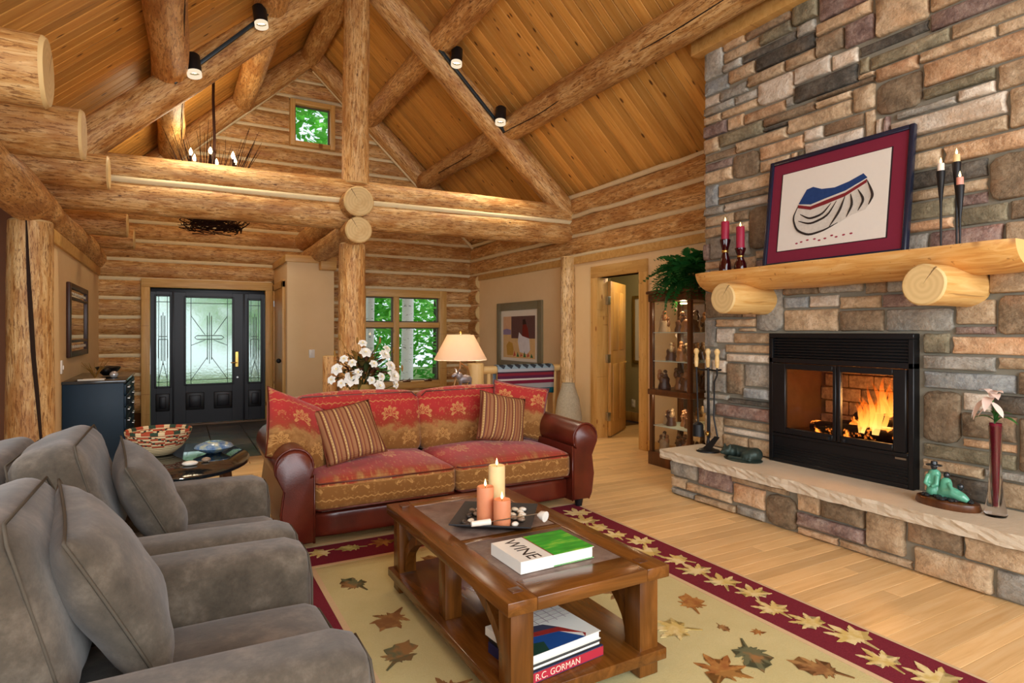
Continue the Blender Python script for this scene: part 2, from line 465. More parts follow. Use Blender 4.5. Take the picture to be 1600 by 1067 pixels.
# ---- far wall of logs
fw = struct('wall_far')
OPEN = [(-.46, 1.33, -1, 2.18), (2.68, 4.33, .37, 2.16), (1.6, 2.31, 4.44, 5.19), (1.33, 2.02, -1, 2.3)]
def cut(xa, xb, z):
    seg = [(xa, xb)]
    for a, b, p, q in OPEN:
        if p < z < q:
            n = []
            for s0, s1 in seg:
                if b <= s0 or a >= s1: n.append((s0, s1)); continue
                if a > s0: n.append((s0, a))
                if b < s1: n.append((b, s1))
            seg = n
    return [s for s in seg if s[1]-s[0] > .05]
for k in range(-8, 13):
    zc = 2.60+.28*k
    hw_ = (RZ-.12-zc)/PT
    xa, xb = max(-1.0, RX-hw_), min(4.95, RX+hw_)
    if xb-xa < .15: continue
    for s0, s1 in cut(xa, xb, zc):
        log('log', (s0, 10.5, zc), (s1, 10.5, zc), .152, .152, fw, seed=k*1.7+s0, wob=.01, n=14)
    for s0, s1 in cut(xa, xb, zc+.14):
        if zc+.14 > 5.8: continue
        M, L = frame_to((s0, 10.425, zc+.14), (s1, 10.425, zc+.14)); kk = max(2, int(L/.25))
        B().tube([(L*i/kk, .004*noise.noise((i*.7, k, 0)), .012*noise.noise((i*.6, k, 3))) for i in range(kk+1)], .036, 8).end('chinking', M_CHINK, fw, 60, M)
bk = B()
zs = [-.1, .37, 2.16, 2.18, 3.3]
bk.box(-1.1, -.44, 10.5, 10.62, -.1, 2.18).box(1.3, 2.7, 10.5, 10.62, -.1, 2.18).box(4.31, 5.0, 10.5, 10.62, -.1, 2.18).box(2.7, 4.31, 10.5, 10.62, -.1, .38).box(-1.1, 5.0, 10.5, 10.62, 2.16, 3.3)
g = lambda a, b, d: (a, d, b)
bk.prism([(-1.1, 3.3), (1.61, 3.3), (1.61, roof(1.61)), (-1.1, roof(-1.1))], g, 10.5, 10.62)
bk.prism([(2.3, 3.3), (5.0, 3.3), (2.3, roof(2.3))], g, 10.5, 10.62)
bk.box(1.61, 2.3, 10.5, 10.62, 3.3, 4.46).prism([(1.61, 5.18), (2.3, 5.18), (2.3, roof(2.3)), (RX, RZ), (1.61, roof(1.61))], g, 10.5, 10.62)
bk.end('backing_panel', M_DARKGAP, fw, 0)
# raking logs along the gable
for sx in (-1, 1):
    xe = RX+sx*2.95; d = .22
    log('rake_log', (RX+sx*.02, 10.27, RZ-d), (xe, 10.27, roof(xe)-d), .16, .15, fw, seed=40+sx)
    for off in (.03, .40):
        M, L = frame_to((RX+sx*.05, 10.33, RZ-off-.03), (xe, 10.33, roof(xe)-off-.03))
        B().tube([(L*i/10, 0, .008*noise.noise((i*.6, off*9, sx))) for i in range(11)], .03, 8).end('chinking', M_CHINK, fw, 60, M)

# ---- right wall: tan plaster below, logs above
rw = struct('wall_right')
XW = 4.86
rb = B().box(XW, XW+.14, -2.8, 5.60, 0, 2.35).box(XW, XW+.14, 6.42, 10.6, 0, 2.35).box(XW, XW+.14, 5.60, 6.42, 2.12, 2.35)
rb.end('plaster_panel', M_WALL, rw, 0)
boxo('backing_panel', (XW+.12, XW+.2, -2.8, 10.6, 2.3, 3.4), M_DARKGAP, rw, 0)
for k in range(3):
    zc = 2.60+.28*k
    for (ya, yb) in ((3.97, 10.4), (-2.8, 1.0)):
        log('log', (4.97, ya, zc), (4.97, yb, zc+.0), .158, .15, rw, seed=70+k, wob=.03, n=16)
        M, L = frame_to((4.87, ya, zc+.14), (4.87, yb, zc+.14))
        if k < 3: B().tube([(L*i/20, .01*noise.noise((i*.5, k, 0)), .03*noise.noise((i*.55, k, 3))) for i in range(21)], .034, 8).end('chinking', M_CHINK, rw, 60, M)
M, L = frame_to((4.87, 3.97, 2.462), (4.87, 10.4, 2.462))
B().tube([(L*i/20, 0, .02*noise.noise((i*.55, 9, 3))) for i in range(21)], .03, 8).end('chinking', M_CHINK, rw, 60, M)
for k in range(9):
    zc = .08+.28*k
    log('log_stub', (4.93, 10.02, zc), (4.93, 10.4, zc), .15, .15, rw, seed=90+k, n=14)
boxo('hall_backing', (6.3, 6.44, 4.2, 8.4, 0, 2.5), M_WALL2, rw, 0)
boxo('hall_side', (XW+.14, 6.4, 8.0, 8.1, 0, 2.5), M_WALL2, rw, 0)
boxo('hall_ceiling', (XW+.14, 6.4, 4.2, 8.1, 2.45, 2.5), M_WALL2, rw, 0)
boxo('hall_side', (XW+.14, 6.4, 4.3, 4.4, 0, 2.5), M_WALL2, rw, 0)
boxo('hall_baseboard', (6.27, 6.3, 4.4, 8.0, 0, .14), M_TRIM, rw)
t = struct('trim_1'); boxo('wall_cap_board', (XW-.025, XW, 3.97, 10.1, 2.345, 2.445), M_TRIMX, t)
t = struct('baseboard_right'); boxo('baseboard_board', (XW-.018, XW, 6.54, 7.0, 0, .13), M_TRIMX, t); boxo('baseboard_board', (XW-.018, XW, 3.97, 5.46, 0, .13), M_TRIMX, t); boxo('baseboard_board', (XW-.018, XW, 7.2, 10.0, 0, .13), M_TRIMX, t)
t = struct('trim_2')   # boards where the ceiling meets the chimney
boxo('ceiling_trim_board', (4.08, 4.2, .9, 4.02, 3.90, 4.06), M_TRIMX, t)

# ---- left walls
lw = struct('wall_left')
boxo('plaster_panel', (-1.12, -.98, 6.3, 10.45, 0, 2.34), M_WALL, lw, 0)
boxo('russet_panel', (-4, -1.1, 7.6, 7.7, 0, 3.4), M_WALLR, lw, 0)
boxo('cap_board', (-1.0, -.955, 6.5, 10.34, 2.2, 2.32), M_TRIMX, lw)
log('plate_log', (-1.07, -2.5, 2.47), (-1.07, 10.45, 2.47), .175, .17, lw, seed=5, wob=.04)
for k in range(2):
    log('log', (-1.3, -2.5, 2.80+.28*k), (-1.3, 10.45, 2.80+.28*k), .15, .15, lw, seed=25+k)
boxo('outer_panel', (-2.75, -2.65, -2.8, 7.7, 0, .9), M_WALLR, lw, 0)
boxo('outer_panel', (-2.75, -2.65, -2.8, 7.7, 2.7, 3.4), M_WALLR, lw, 0)
boxo('outer_panel', (-2.75, -2.65, 3.5, 7.7, .9, 2.7), M_WALLR, lw, 0)
boxo('side_ceiling', (-4, -1.35, -2.8, 7.7, 2.95, 3.05), M_CEIL, lw, 0)
wr = struct('wall_rear')
for bb in ((-2.75, 5, -2.8, -2.68, 0, .5), (-2.75, -1.5, -2.8, -2.68, .5, 3.4), (3.9, 5, -2.8, -2.68, .5, 3.4), (-2.75, 5, -2.8, -2.68, 4.5, 6.2)):
    boxo('rear_panel', bb, M_WALLR, wr, 0)
for x in (-.1, 1.2, 2.5): boxo('rear_mullion', (x-.06, x+.06, -2.8, -2.68, .5, 4.5), M_TRIM, wr)

# ---- closet corner by the entry
cl = struct('wall_closet')
boxo('plaster_box', (1.36, 2.02, 9.05, 10.36, 0, 2.42), M_WALL, cl, .012)
boxo('cap_board', (1.335, 2.05, 9.02, 10.34, 2.4, 2.5), M_TRIMX, cl)
boxo('shelf_block', (1.8, 2.02, 8.9, 9.05, 2.30, 2.42), M_TRIMX, cl)
d3 = struct('door_3')
boxo('door_leaf', (1.335, 1.36, 9.3, 10.12, .02, 2.05), M_DOORW, d3)
for y in (9.2, 10.12): boxo('casing', (1.32, 1.36, y, y+.1, 0, 2.14), M_TRIM, d3)
boxo('casing', (1.32, 1.36, 9.2, 10.22, 2.05, 2.15), M_TRIMX, d3)
B().ball((1.30, 9.42, .98), .035).cyl((1.336, 9.42, .98), (1.3, 9.42, .98), .012).end('knob', M_BLACK, d3)
for z in (.3, 1.8): B().cyl((1.325, 10.1, z), (1.325, 10.1, z+.09), .012).end('hinge', M_STEEL, d3)

# ---- log truss
tr = thing('log_truss', 'peeled log truss with double tie beam and centre king post', 'truss', (1.82, 7.15, 2.6))
YT = 7.15
log('tie_beam', (-1.25, YT+.02, 3.03), (4.92, YT+.02, 3.06), .148, .15, tr, seed=1)
log('tie_beam', (-1.25, YT, 2.74), (4.92, YT, 2.81), .165, .17, tr, seed=2)
M, L = frame_to((-1.0, YT-.11, 2.895), (4.86, YT-.11, 2.94))
B().tube([(L*i/24, 0, .006*noise.noise((i*.5, 1, 0))) for i in range(25)], .034, 8).end('chinking', M_CHINK, tr, 60, M)
log('king_post', (1.84, YT, 3.14), (1.86, YT, 5.85), .158, .145, tr, seed=3)
log('rafter_log', (1.95, YT+.02, 5.66), (4.88, YT, 3.07), .165, .155, tr, seed=4)
log('rafter_log', (1.85, YT+.02, 5.70), (-1.15, YT, 2.90), .16, .175, tr, seed=6)
lp = thing('log_post', 'peeled log post standing behind the red sofa under the truss', 'post', (1.77, YT, 0), 'log posts')
log('shaft', (1.79, YT-.02, 0), (1.80, YT-.02, 2.44), .165, .15, lp, seed=31)
lp = thing('log_post', 'tall split log post with a long dark crack, left by dark chest', 'post', (-1.06, 6.3, 0), 'log posts')
log('shaft', (-1.06, 6.3, 0), (-1.06, 6.3, 2.32), .168, .155, lp, seed=33)
ck = B(); pts = [(-1.062, 6.148, 2.31), (-1.055, 6.142, 2.05), (-1.045, 6.138, 1.8), (-1.03, 6.138, 1.5), (-1.015, 6.138, 1.2), (-.99, 6.148, .85), (-.965, 6.16, .45)]
ck.tube(pts, [.008, .011, .015, .018, .017, .015, .01], 6); ck.end('crack', plain('crack_dark', lin(40, 22, 8), .9), lp)
lp = thing('log_post', 'pale log post against the tan wall beside the doorway', 'post', (4.84, 7.04, 0), 'log posts')
log('shaft', (4.80, 7.05, 0), (4.80, 7.05, 2.46), .115, .10, lp, seed=37, mats=[log_mat('pale_log', lin(190, 150, 92), lin(218, 184, 128), lin(236, 210, 164)), M_LOGEND])
for zz, rr_, nm in ((2.87, .17, 'upper'), (2.55, .15, 'lower')):
    lp = thing('crossing_log', f'{nm} of two round log ends projecting at the centre of truss', 'log', (1.76, 6.78, zz), 'crossing logs')
    log('round_log', (1.78, 6.76, zz), (1.84, 10.38, zz+.02), rr_, rr_*.95, lp, seed=zz)
# purlins
for i, (x, z, lab) in enumerate(((3.87, 4.10, 'lower purlin log on the right roof slope above the log wall'), (2.87, 5.04, 'upper purlin log on right roof slope near king post'),
        (-.08, 4.06, 'lower purlin log with dark check on left roof slope'), (.90, 4.97, 'upper purlin log on left roof slope behind the truss'), (1.90, 5.88, 'ridge log along the peak of the plank ceiling'))):
    p = thing('purlin_log', lab, 'purlin', (x, 10.3, z), 'roof purlins')
    log('round_log', (x, -2.7, z), (x, 10.3, z), .19, .155, p, seed=50+i, wob=.03)
    if i in (0, 2):
        sgn = -1 if i == 0 else 1
        B().tube([(x+sgn*(.13+.012*noise.noise((y*1.7, i, 0))), y, z-.10+.03*noise.noise((y*.9, i, 4))) for y in [3.0+.25*q for q in range(26)]], [.006+.004*noise.noise((q, i, 9)) for q in range(26)], 6).end('check_crack', bpy.data.materials['crack_dark'], p)
# joists ending above the left wall
for i, (y, z, r, lab) in enumerate(((3.62, 2.64, .168, 'nearest thick joist log end at the upper left'), (4.80, 2.68, .165, 'second joist log end from the upper left'),
        (6.35, 2.80, .145, 'third joist log end just in front of tie beam'), (8.5, 2.67, .14, 'dim joist log end behind tie beam near the entry'), (9.6, 2.65, .14, 'farthest dim joist log end above the entry wall'))):
    p = thing('joist_log', lab, 'log', (-1.07, y, z-.15), 'loft joists')
    log('round_log', (-2.4, y, z), (-.54+.01*i, y, z), r*1.02, r, p, seed=60+i)

# ---- front door
dr = struct('door_1')
YD = 10.30
for (a0, a1) in ((-.46, -.35), (1.225, 1.335)): boxo('casing', (a0, a1, YD-.02, YD+.14, 0, 2.06), M_TRIM, dr)
boxo('head_casing', (-.46, 1.335, YD-.02, YD+.14, 2.06, 2.185), M_TRIMX, dr)
boxo('jamb_block', (-.35, 1.225, YD+.12, YD+.2, 1.99, 2.06), M_BLACKPAINT, dr)
boxo('threshold', (-.35, 1.225, YD-.05, YD+.18, 0, .025), plain('oak_threshold', lin(120, 100, 80), .5), dr)
a = Mat('leaded_glass', .18, .5); v = a.obj(); nn = a.noise(v, 5, 4)
a.col(lin(238, 252, 242)); a.b.inputs['Transmission Weight'].default_value = .82; a.b.inputs['IOR'].default_value = 1.15; a.b.inputs['Roughness'].default_value = .22
a.bump(a.vor(v, 26), .35, .01); M_LEADED = a.m
M_CAME = plain('lead_came', lin(88, 100, 92), .35, .5, .8)
def leaf_door(name, x0, x1, gx0, gx1, gz0, gz1, panels, kind):
    b = B()
    b.box(x0, gx0, YD+.02, YD+.07, .03, 2.0, .003, 1).box(gx1, x1, YD+.02, YD+.07, .03, 2.0, .003, 1).box(gx0, gx1, YD+.02, YD+.07, gz1, 2.0).box(gx0, gx1, YD+.02, YD+.07, .03, gz0)
    o = b.end(name, M_BLACKPAINT, dr)
    m = B(); w = .025
    for q in ((gx0-w, gx0, gz0-w, gz1+w), (gx1, gx1+w, gz0-w, gz1+w), (gx0, gx1, gz1, gz1+w), (gx0, gx1, gz0-w, gz0)): m.box(q[0], q[1], YD+.0, YD+.03, q[2], q[3], .006, 1)
    m.end('glass_moulding', M_FIREBOX, o)
    B().box(gx0, gx1, YD+.04, YD+.048, gz0, gz1).end('leaded_pane', M_LEADED, o)
    cm = B(); cx = (gx0+gx1)/2; cz = (gz0+gz1)/2+.05
    def ln(p, q, r=.0045): cm.tube([(p[0], YD+.037, p[1]), (q[0], YD+.037, q[1])], r, 6)
    w, h = gx1-gx0, gz1-gz0; i = .065 if w > .4 else .03
    for xx in (gx0+i, gx1-i): ln((xx, gz0), (xx, gz1))
    for zz in (gz0+.06, gz1-.08): ln((gx0, zz), (gx1, zz))
    s = .028 if w > .4 else .022
    for dx in (-s, s): ln((cx+dx, cz-.34), (cx+dx, cz+.33), .006)
    ln((cx, cz-.4), (cx, cz+.38))
    if w > .4:
        for dz in (-s, s): ln((cx-.17, cz+dz), (cx+.17, cz+dz), .006)
        for sx in (-1, 1):
            ln((cx+sx*.17, cz+s), (cx+sx*.2, cz)); ln((cx+sx*.17, cz-s), (cx+sx*.2, cz))
            ln((cx+sx*s, cz-.3), (cx+sx*.25, gz0+.06)); ln((cx+sx*.06, cz+.04), (cx+sx*.25, cz+.33)); ln((cx+sx*.06, cz-.04), (cx+sx*.25, cz-.12))
    else:
        for dz in (-s, s): ln((gx0+i, cz+dz), (gx1-i, cz+dz), .005)
        for dx in (-.06, .06): ln((cx+dx, cz-.3), (cx+dx, cz-s))
        ln((cx, cz-.36), (gx0+i, gz0+.1)); ln((cx, cz-.36), (gx1-i, gz0+.1))
    cm.end('lead_came', M_CAME, o)
    for (a0, a1) in panels:
        pm = B().box(a0, a1, YD-.0, YD+.03, .23, .49, .012, 2); pm.end('raised_panel', M_FIREBOX, o)
        B().box(a0+.045, a1-.045, YD-.012, YD+.01, .27, .45, .012, 2).end('panel_field', M_BLACKPAINT, o)
    return o
for xq in (-.0525, .9125): boxo('mullion_post', (xq-.012, xq+.012, YD-.005, YD+.08, .02, 2.0), M_BLACKPAINT, dr, .002)
leaf_door('side_light', -.345, -.06, -.27, -.10, .60, 1.93, [(-.28, -.10)], 0)
sl = leaf_door('door_slab', -.045, .905, .115, .745, .62, 1.92, [(.11, .36), (.49, .745)], 1)
leaf_door('side_light', .92, 1.22, .985, 1.155, .62, 1.90, [(.975, 1.165)], 0)
bb = B().box(.785, .835, YD-.005, YD+.02, .86, 1.10, .006, 1); bb.end('lock_plate', M_BRASS, sl)
B().tube([(.81, YD, .93), (.81, YD-.05, .93), (.72, YD-.055, .93)], .009, 8).end('lever_handle', M_BRASS, sl)
B().cyl((.82, YD+.02, .70), (.82, YD+.012, .70), .014).end('door_button', M_STEEL, sl)

# ---- windows
def window(name, x0, x1, z0, z1, cas, mull, Y=10.28):
    w = struct(name)
    for bb in ((x0, x0+cas, z0, z1), (x1-cas, x1, z0, z1)): boxo('casing', (bb[0], bb[1], Y, Y+.14, bb[2], bb[3]), M_TRIM, w)
    boxo('casing', (x0+cas, x1-cas, Y, Y+.14, z1-cas, z1), M_TRIMX, w); boxo('casing', (x0+cas, x1-cas, Y, Y+.14, z0, z0+cas), M_TRIMX, w)
    xs = [x0+cas]+[q for q in mull[0]]+[x1-cas]; zz = [z0+cas]+[q for q in mull[1]]+[z1-cas]
    for q in mull[0]: boxo('mullion', (q-.05, q+.05, Y+.03, Y+.16, z0+cas, z1-cas), M_TRIM, w)
    for q in mull[1]:
        for i in range(len(xs)-1): boxo('rail', (xs[i]+(.05 if i else 0), xs[i+1]-(.05 if i < len(xs)-2 else 0), Y+.03, Y+.16, q-.045, q+.045), M_TRIMX, w)
    for i in range(len(xs)-1):
        for j in range(len(zz)-1):
            a0 = xs[i]+(.05 if i else 0); a1 = xs[i+1]-(.05 if i < len(xs)-2 else 0); b0 = zz[j]+(.045 if j else 0); b1 = zz[j+1]-(.045 if j < len(zz)-2 else 0)
            sb = B(); s = .022
            sb.box(a0, a0+s, Y+.09, Y+.13, b0, b1).box(a1-s, a1, Y+.09, Y+.13, b0, b1).box(a0+s, a1-s, Y+.09, Y+.13, b0, b0+s).box(a0+s, a1-s, Y+.09, Y+.13, b1-s, b1)
            o = sb.end('sash', plain('sash_'+name+str(i)+str(j), lin(92, 80, 60), .5), w)
            B().box(a0+s, a1-s, Y+.108, Y+.114, b0+s, b1-s).end('pane', M_GLASS, o)
    return w
w1 = window('window_1', 2.70, 4.32, .40, 2.15, .13, ([3.38], [1.53]))
for x in (3.55, 3.95): B().box(x-.07, x+.07, 10.24, 10.28, .52, .55, .008).tube([(x, 10.25, .55), (x+.05, 10.23, .575)], .008, 6).end('crank', plain('bronze_crank', lin(92, 56, 30), .4, .5, .6), w1)
window('window_2', 1.6, 2.31, 4.44, 5.19, .075, ([], []))

# ---- doorway to the hall with an open leaf
d2 = struct('door_2')
for y in (6.42, 5.46): boxo('casing', (XW-.03, XW+.15, y, y+.14, 0, 2.12), M_TRIM, d2)
boxo('head_casing', (XW-.03, XW+.15, 5.46, 6.56, 2.12, 2.27), plank_mat('trim_y', lin(186, 138, 66), lin(208, 162, 92), lin(224, 184, 116), True, .45, (8, .7, 8), var=.1, knot_c=lin(140, 80, 30)), d2)
lf = link('door_leaf', B().box(0, .78, -.02, .02, .02, 2.08, .004).mesh(M_DOORW), d2, TR((XW+.16, 6.40, 0), 0, 0, R(36)))
for (a0, a1, b0, b1) in ((.1, .36, 1.15, 1.95), (.44, .70, 1.15, 1.95), (.1, .36, .2, .98), (.44, .70, .2, .98)):
    link('raised_panel', B().box(a0, a1, -.03, .03, b0, b1, .018).mesh(M_DOORW), lf, TR((XW+.16, 6.40, 0), 0, 0, R(36)))
link('handle', B().tube([(.72, -.02, .98), (.72, -.06, .98), (.62, -.06, .98)], .01, 8).mesh(M_BRASS), lf, TR((XW+.16, 6.40, 0), 0, 0, R(36)))
for z in (.28, 1.05, 1.82): boxo('hinge', (XW+.11, XW+.165, 6.375, 6.422, z-.055, z+.055), M_STEEL, d2)

# ---- outlets and switches
def plate(name, lab, cat, bb, tog):
    o = thing(name, lab, cat, (bb[0], bb[2], bb[4])); boxo('cover_plate', bb, M_WHITE, o, .004)
    for t_ in tog: boxo('toggle', t_, M_WHITE, o, .002)
plate('light_switch', 'white light switch on the closet wall by front door', 'switch', (1.66, 1.74, 9.035, 9.05, 1.03, 1.15), [(1.69, 1.71, 9.02, 9.04, 1.07, 1.11)])
plate('light_switch', 'white light switch on left tan wall under the mirror edge', 'switch', (-.98, -.965, 7.15, 7.23, 1.0, 1.13), [(-.97, -.955, 7.18, 7.2, 1.04, 1.08)])
plate('wall_outlet', 'white wall outlet in the hall beyond open door', 'outlet', (6.285, 6.3, 7.38, 7.46, .22, .34), [(6.278, 6.29, 7.405, 7.435, .29, .32), (6.278, 6.29, 7.405, 7.435, .24, .27)])

# ---- stone chimney, hearth
CHIMNEY="3.02,3.46,2.08,2.44,N;3.14,3.4,1.4,1.86,G;3.06,3.5,3.84,4.1,n;1.44,2.12,2.96,3.12,o;2.36,2.84,3.7,3.92,r;2.08,2.42,3.4,3.7,t;3.54,3.96,1.52,1.76,n;1.34,1.76,1.62,1.86,t;1.42,1.76,2.16,2.44,N;3.02,3.8,2.58,2.7,t;3.74,3.96,3.66,4.08,g;1.66,2.32,2.66,2.8,w;3.46,3.88,2.04,2.24,g;2.68,3.14,1.4,1.58,t;2.5,2.96,2.66,2.84,w;2.5,2.84,1.68,1.92,g;1.4,1.72,1.38,1.62,N;1.9,2.12,0.7,1.04,N;1.38,2,2.44,2.56,o;2.12,2.42,2.86,3.1,N;1.4,1.62,0.6,0.92,n;2.54,3.04,3.16,3.3,d;3.24,3.82,0.66,0.78,r;3.04,3.38,3.24,3.44,W;1.94,2.36,1.4,1.56,G;1.76,2.32,2.32,2.44,d;1.38,1.66,2.56,2.8,t;2.84,3.14,1.68,1.9,n;2.84,3.06,3.76,4.06,l;2.86,3.4,3.54,3.66,d;1.68,2.08,1.88,2.04,r;2.58,3.1,2.94,3.06,t;3.36,3.64,2.7,2.92,N;3.74,3.96,0.38,0.66,t;1.78,2.08,3.42,3.62,t;1.58,2.08,3.3,3.42,r;1.66,2.26,2.56,2.66,t;1.46,1.96,1.26,1.38,o;1.62,2.12,1.04,1.16,b;3.5,3.74,3.84,4.08,t;2.08,2.34,1.66,1.88,g;3.24,3.52,0.94,1.14,g;3.32,3.78,3.02,3.14,l;1.38,1.72,2.8,2.96,t;2.36,2.68,1.4,1.56,n;1.4,1.72,0.38,0.54,t;3.52,3.7,0.86,1.14,n;1.76,1.94,1.6,1.88,g;3.1,3.6,2.92,3.02,t;1.62,2.12,0.6,0.7,l;3.46,3.96,2.24,2.34,t;1.96,2.46,3.2,3.3,l;1.46,1.96,3.2,3.3,t;2.96,3.36,2.8,2.92,o;1.94,2.34,2.12,2.24,l;2.5,2.84,2.02,2.16,n;1.42,1.68,1.86,2.04,t;3.14,3.72,2.44,2.52,w;3.5,3.96,4.08,4.18,t;2.08,2.36,1.88,2.04,g;1.62,1.9,0.76,0.92,n;1.94,2.38,1.56,1.66,r;2.44,2.86,3.6,3.7,t;2.74,3.04,3.3,3.44,w;2.5,2.8,2.3,2.44,t;2.5,2.8,2.16,2.3,g;3.02,3.54,3.66,3.74,d;1.4,1.74,0.92,1.04,d;1.72,2.12,1.16,1.26,g;3.24,3.74,0.58,0.66,t;3.12,3.52,3.14,3.24,o;1.76,2.26,2.24,2.32,t;2.42,2.64,3.42,3.6,r;3.14,3.8,2.52,2.58,n;3.68,3.96,3.52,3.66,b;3.5,3.74,4.18,4.34,n;3.24,3.72,1.22,1.3,t;2,2.32,2.44,2.56,t;3.64,3.96,2.72,2.84,t;3.24,3.62,1.3,1.4,t;3.36,3.74,3.74,3.84,t;3.24,3.7,1.14,1.22,w;2.86,3.32,3.06,3.14,n;2.08,2.54,3.32,3.4,d;3.82,3.96,1.26,1.52,g;3.48,3.74,0.38,0.52,t;1.72,1.98,0.38,0.52,d;3.14,3.4,1.86,2,r;3.12,3.48,3.44,3.54,t;2.5,2.8,2.54,2.66,t;3.54,3.9,1.86,1.96,t;2.34,2.5,1.66,1.88,n;1.72,1.94,1.44,1.6,t;2.64,2.86,3.44,3.6,n;3.62,3.96,2.34,2.44,t;3.4,3.68,3.54,3.66,t;2.84,3.08,1.9,2.04,n;1.72,2.14,3.12,3.2,t;1.66,1.94,2.04,2.16,l;3.4,3.82,1.44,1.52,t;3.54,3.96,1.96,2.04,o;3.24,3.48,0.38,0.52,t;3.8,3.96,2.52,2.72,b;1.72,2.12,2.88,2.96,l;1.94,2.34,2.04,2.12,o;3.7,3.96,3.14,3.26,r;1.4,1.62,1.04,1.18,n;3.38,3.76,3.26,3.34,t;3.86,3.96,0.86,1.16,g;2.5,2.8,2.84,2.94,n;3.48,3.78,3.42,3.52,g;3.54,3.84,1.76,1.86,b;2.5,2.8,1.92,2.02,o;2.5,2.8,2.44,2.54,r;2.38,2.68,1.56,1.66,t;3.24,3.74,0.52,0.58,w;3.06,3.36,3.74,3.84,l;2.42,2.58,2.94,3.12,t;1.42,1.66,2.04,2.16,n;3.6,3.96,2.92,3,n;3.24,3.48,4.2,4.32,r;3.7,3.86,0.86,1.04,g;2.14,2.42,3.1,3.2,o;3.24,3.52,0.84,0.94,b;3.62,3.82,1.3,1.44,w;3.08,3.36,2.7,2.8,t;3.62,3.96,3.34,3.42,g;1.78,2.12,0.52,0.6,t;3.24,3.68,0.78,0.84,d;3.24,3.5,4.1,4.2,n;2.86,3.12,3.44,3.54,t;1.4,1.72,1.18,1.26,t;3.64,3.96,2.84,2.92,r;3.08,3.4,2,2.08,t;3.78,3.96,3,3.14,t;2.84,3.02,2.32,2.46,g;2.54,2.74,3.3,3.42,w;3.72,3.96,1.16,1.26,g;2.68,2.92,1.58,1.68,w;3.4,3.54,1.88,2.04,t;3.4,3.54,1.72,1.88,t;1.96,2.12,1.26,1.4,l;2.36,2.5,2.22,2.38,t;3.74,3.96,4.18,4.28,g;2.92,3.14,1.58,1.68,b;2.84,3.02,2.08,2.2,n;1.92,2.28,2.8,2.86,g;3.52,3.7,3.14,3.26,t;2.84,3.02,2.2,2.32,d;1.46,1.72,3.12,3.2,t;1.44,1.78,0.54,0.6,g;3.82,3.96,0.66,0.8,g;1.98,2.12,0.38,0.52,o;3.38,3.62,3.34,3.42,g;3.72,3.96,2.44,2.52,g;1.74,1.9,0.92,1.04,w;3.7,3.86,1.04,1.16,w;3.78,3.96,3.42,3.52,w;2.84,3.02,2.46,2.56,t;2.84,3.02,2.56,2.66,g;2.42,2.86,3.12,3.16,n;2.42,2.5,2.72,2.94,t;3.74,3.96,4.28,4.36,t;1.94,2.08,1.66,1.78,g;2.36,2.5,1.88,2,t;2.36,2.5,2.1,2.22,n;2.36,2.5,2.38,2.5,d;2.36,2.5,2.6,2.72,t;1.62,1.9,0.7,0.76,o;2.58,2.86,3.06,3.12,t;3.68,3.96,0.8,0.86,g;2.8,2.96,2.84,2.94,w;3.46,3.62,2.34,2.44,n;3.54,3.74,3.66,3.74,g;3.76,3.96,3.26,3.34,t;1.72,1.92,2.8,2.88,w;2.86,3.02,3.66,3.76,g;1.76,1.94,2.16,2.24,r;3.4,3.54,1.52,1.62,o;2.36,2.5,2,2.1,t;2.36,2.5,2.5,2.6,l;3.4,3.54,1.62,1.72,w;1.94,2.08,1.78,1.88,t;1.72,1.94,1.38,1.44,r;3.88,3.96,2.04,2.2,r;3.84,3.96,1.76,1.86,d;3.02,3.14,2.44,2.54,o;2.84,3.08,2.04,2.08,n;2.46,2.54,3.2,3.32,l;3.1,3.32,3.02,3.06,d;2.96,3.02,2.66,2.8,l;2.36,2.42,2.72,2.86,w;3.4,3.58,1.4,1.44,t;2.32,2.36,2.32,2.48,l;3.04,3.12,3.16,3.24,g;2.32,2.36,2.7,2.86,r;2.26,2.34,2.24,2.32,t;3.08,3.14,1.9,2,n;2.26,2.32,2.56,2.66,t;3.9,3.96,1.86,1.96,b;3.02,3.08,2.7,2.8,o;2.42,2.54,3.16,3.2,t"
HEARTH="3.64,3.94,0.16,0.3,g;3.28,3.64,0.14,0.3,r;3.76,3.94,0.06,0.16,t;3.28,3.76,0.06,0.14,t;3.66,3.94,0,0.06,g;3.24,3.66,0,0.06,t;2.98,3.28,0.08,0.24,o;2.78,3.28,0.24,0.3,t;2.98,3.24,0,0.08,g;2.72,2.98,0,0.24,N;2.54,2.72,0.16,0.3,t;2.24,2.54,0.16,0.3,n;2.24,2.72,0.06,0.16,r;2.42,2.72,0,0.06,o;1.96,2.42,0,0.06,t;2,2.24,0.06,0.3,t;1.7,2,0.16,0.3,n;1.56,1.96,0,0.16,t;1.4,1.7,0.16,0.3,t;1.4,1.56,0,0.16,g"
